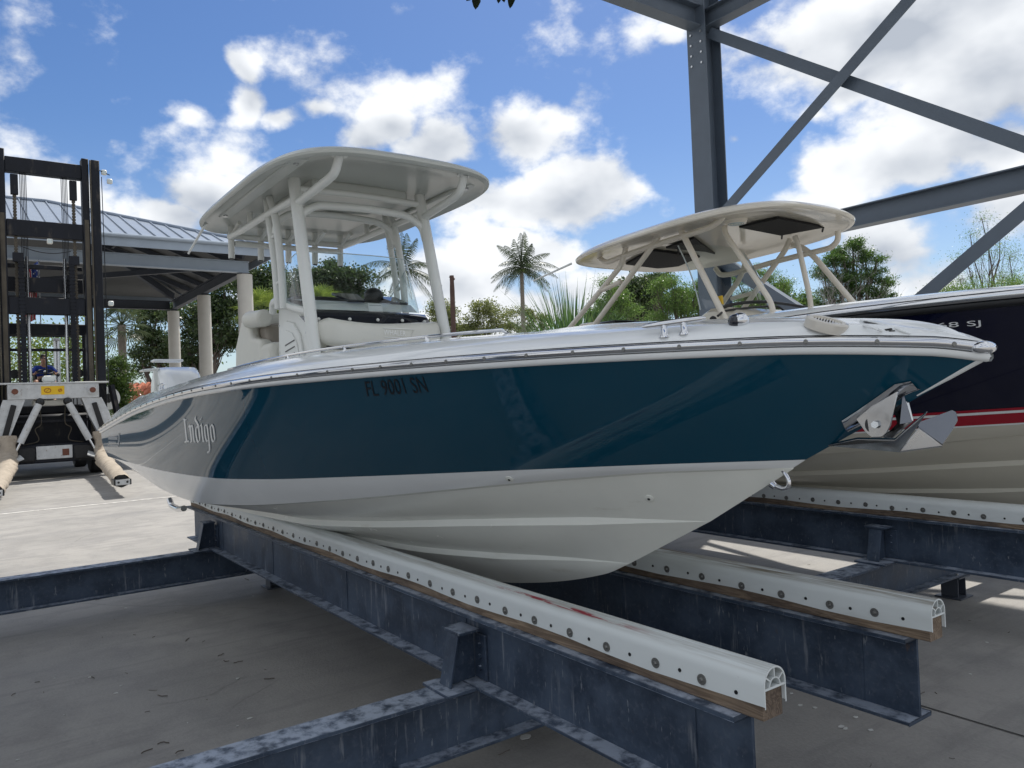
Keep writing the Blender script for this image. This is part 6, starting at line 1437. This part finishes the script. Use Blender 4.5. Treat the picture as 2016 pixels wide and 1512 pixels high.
MB().poly([hp(-1.95,-.55,2.26),hp(3.95,-.55,2.26),hp(3.95,2.6,3.83),hp(-1.95,2.6,3.83)],.06).build('roof', TILE, hs); MB().poly([hp(-1.95,5.6,2.26),hp(3.95,5.6,2.26),hp(3.95,2.6,3.83),hp(-1.95,2.6,3.83)],.06).build('roof', TILE, hs)
# belt of distant trees that closes the horizon
C = []
for i in range(420):
    px = random.uniform(-500,2500); z = random.uniform(88,110); x,y = GP(px,z); h = random.uniform(1.2,5.2)*(1 if px > 150 else 1.6); r = random.uniform(1.0,2.2)
    q = rng.normal(size=(150,3))*np.array((r,r,h*.36)); q[:,2] += h*.5; C.append(q+np.array((x,y,0)))
C = np.concatenate(C); C = C[C[:,2] > 0]
belt = bpy.data.objects.new('far_trees', None)
o = quads('far_trees', C, .5*rng.uniform(.6,1.3,len(C)), OAKL, None); o['kind'] = 'stuff'
C = []
for i in range(60):
    px = random.uniform(-120,200); z = random.uniform(70,78); x,y = GP(px,z); h = random.uniform(4,9); q = rng.normal(size=(170,3))*np.array((1.0,1.0,1.0)); q[:,2] += h; C.append(q+np.array((x,y,0)))
o = quads('far_foliage', np.concatenate(C), .34*rng.uniform(.6,1.3,sum(map(len,C))), LIMEL, None); o['kind'] = 'stuff'
# vine tip that hangs from the roof edge into the top of the picture
q0 = P(965,-30,0,-9.9); vn = thing('hanging_vine', 'dark leaf tips hanging into the top edge of the picture', 'vine', (q0.x,q0.y,10.9))
m = MB(); m.tube(arc_pts([(q0.x,q0.y,11.0),(q0.x+.1,q0.y+.05,9.6),(q0.x-.05,q0.y,8.6),(q0.x,q0.y,q0.z)],5),.014,6); m.build('stem', BARK, vn)
def leaf(tip, root, w):
    tip = Vector(tip); root = Vector(root); d = (tip-root); sd = d.cross(Vector((-.81,.58,0))).normalized()*w; mm = MB(); n = Vector((-.8,.58,0))*.015
    mm.grid([[root,root+n*.5],[root.lerp(tip,.3)-sd*.8,root.lerp(tip,.3)+n],[root.lerp(tip,.6)-sd,root.lerp(tip,.6)+n],[root.lerp(tip,.85)-sd*.55,root.lerp(tip,.85)+n*.6],[tip,tip]]); mm.grid([[root+n*.5,root],[root.lerp(tip,.3)+n,root.lerp(tip,.3)+sd*.8],[root.lerp(tip,.6)+n,root.lerp(tip,.6)+sd],[root.lerp(tip,.85)+n*.6,root.lerp(tip,.85)+sd*.55],[tip,tip]]); mm.build('leaf', DARKL, vn)
V9 = lambda x,y: P(x,y,0,-9.9)
leaf(V9(936,19),V9(940,-22),.07); leaf(V9(918,2),V9(938,-20),.06); leaf(V9(981,7),V9(985,-26),.05); leaf(V9(993,5),V9(986,-24),.05); leaf(V9(1004,17),V9(1010,-24),.06); leaf(V9(1014,1),V9(1000,-30),.05)
for k in range(14):
    a = Vector((q0.x+random.uniform(-.1,.1),q0.y+random.uniform(-.1,.1),random.uniform(q0.z+.1,10.6))); leaf(a+Vector((random.uniform(-.25,.25),random.uniform(-.25,.25),-.28)),a,.07)
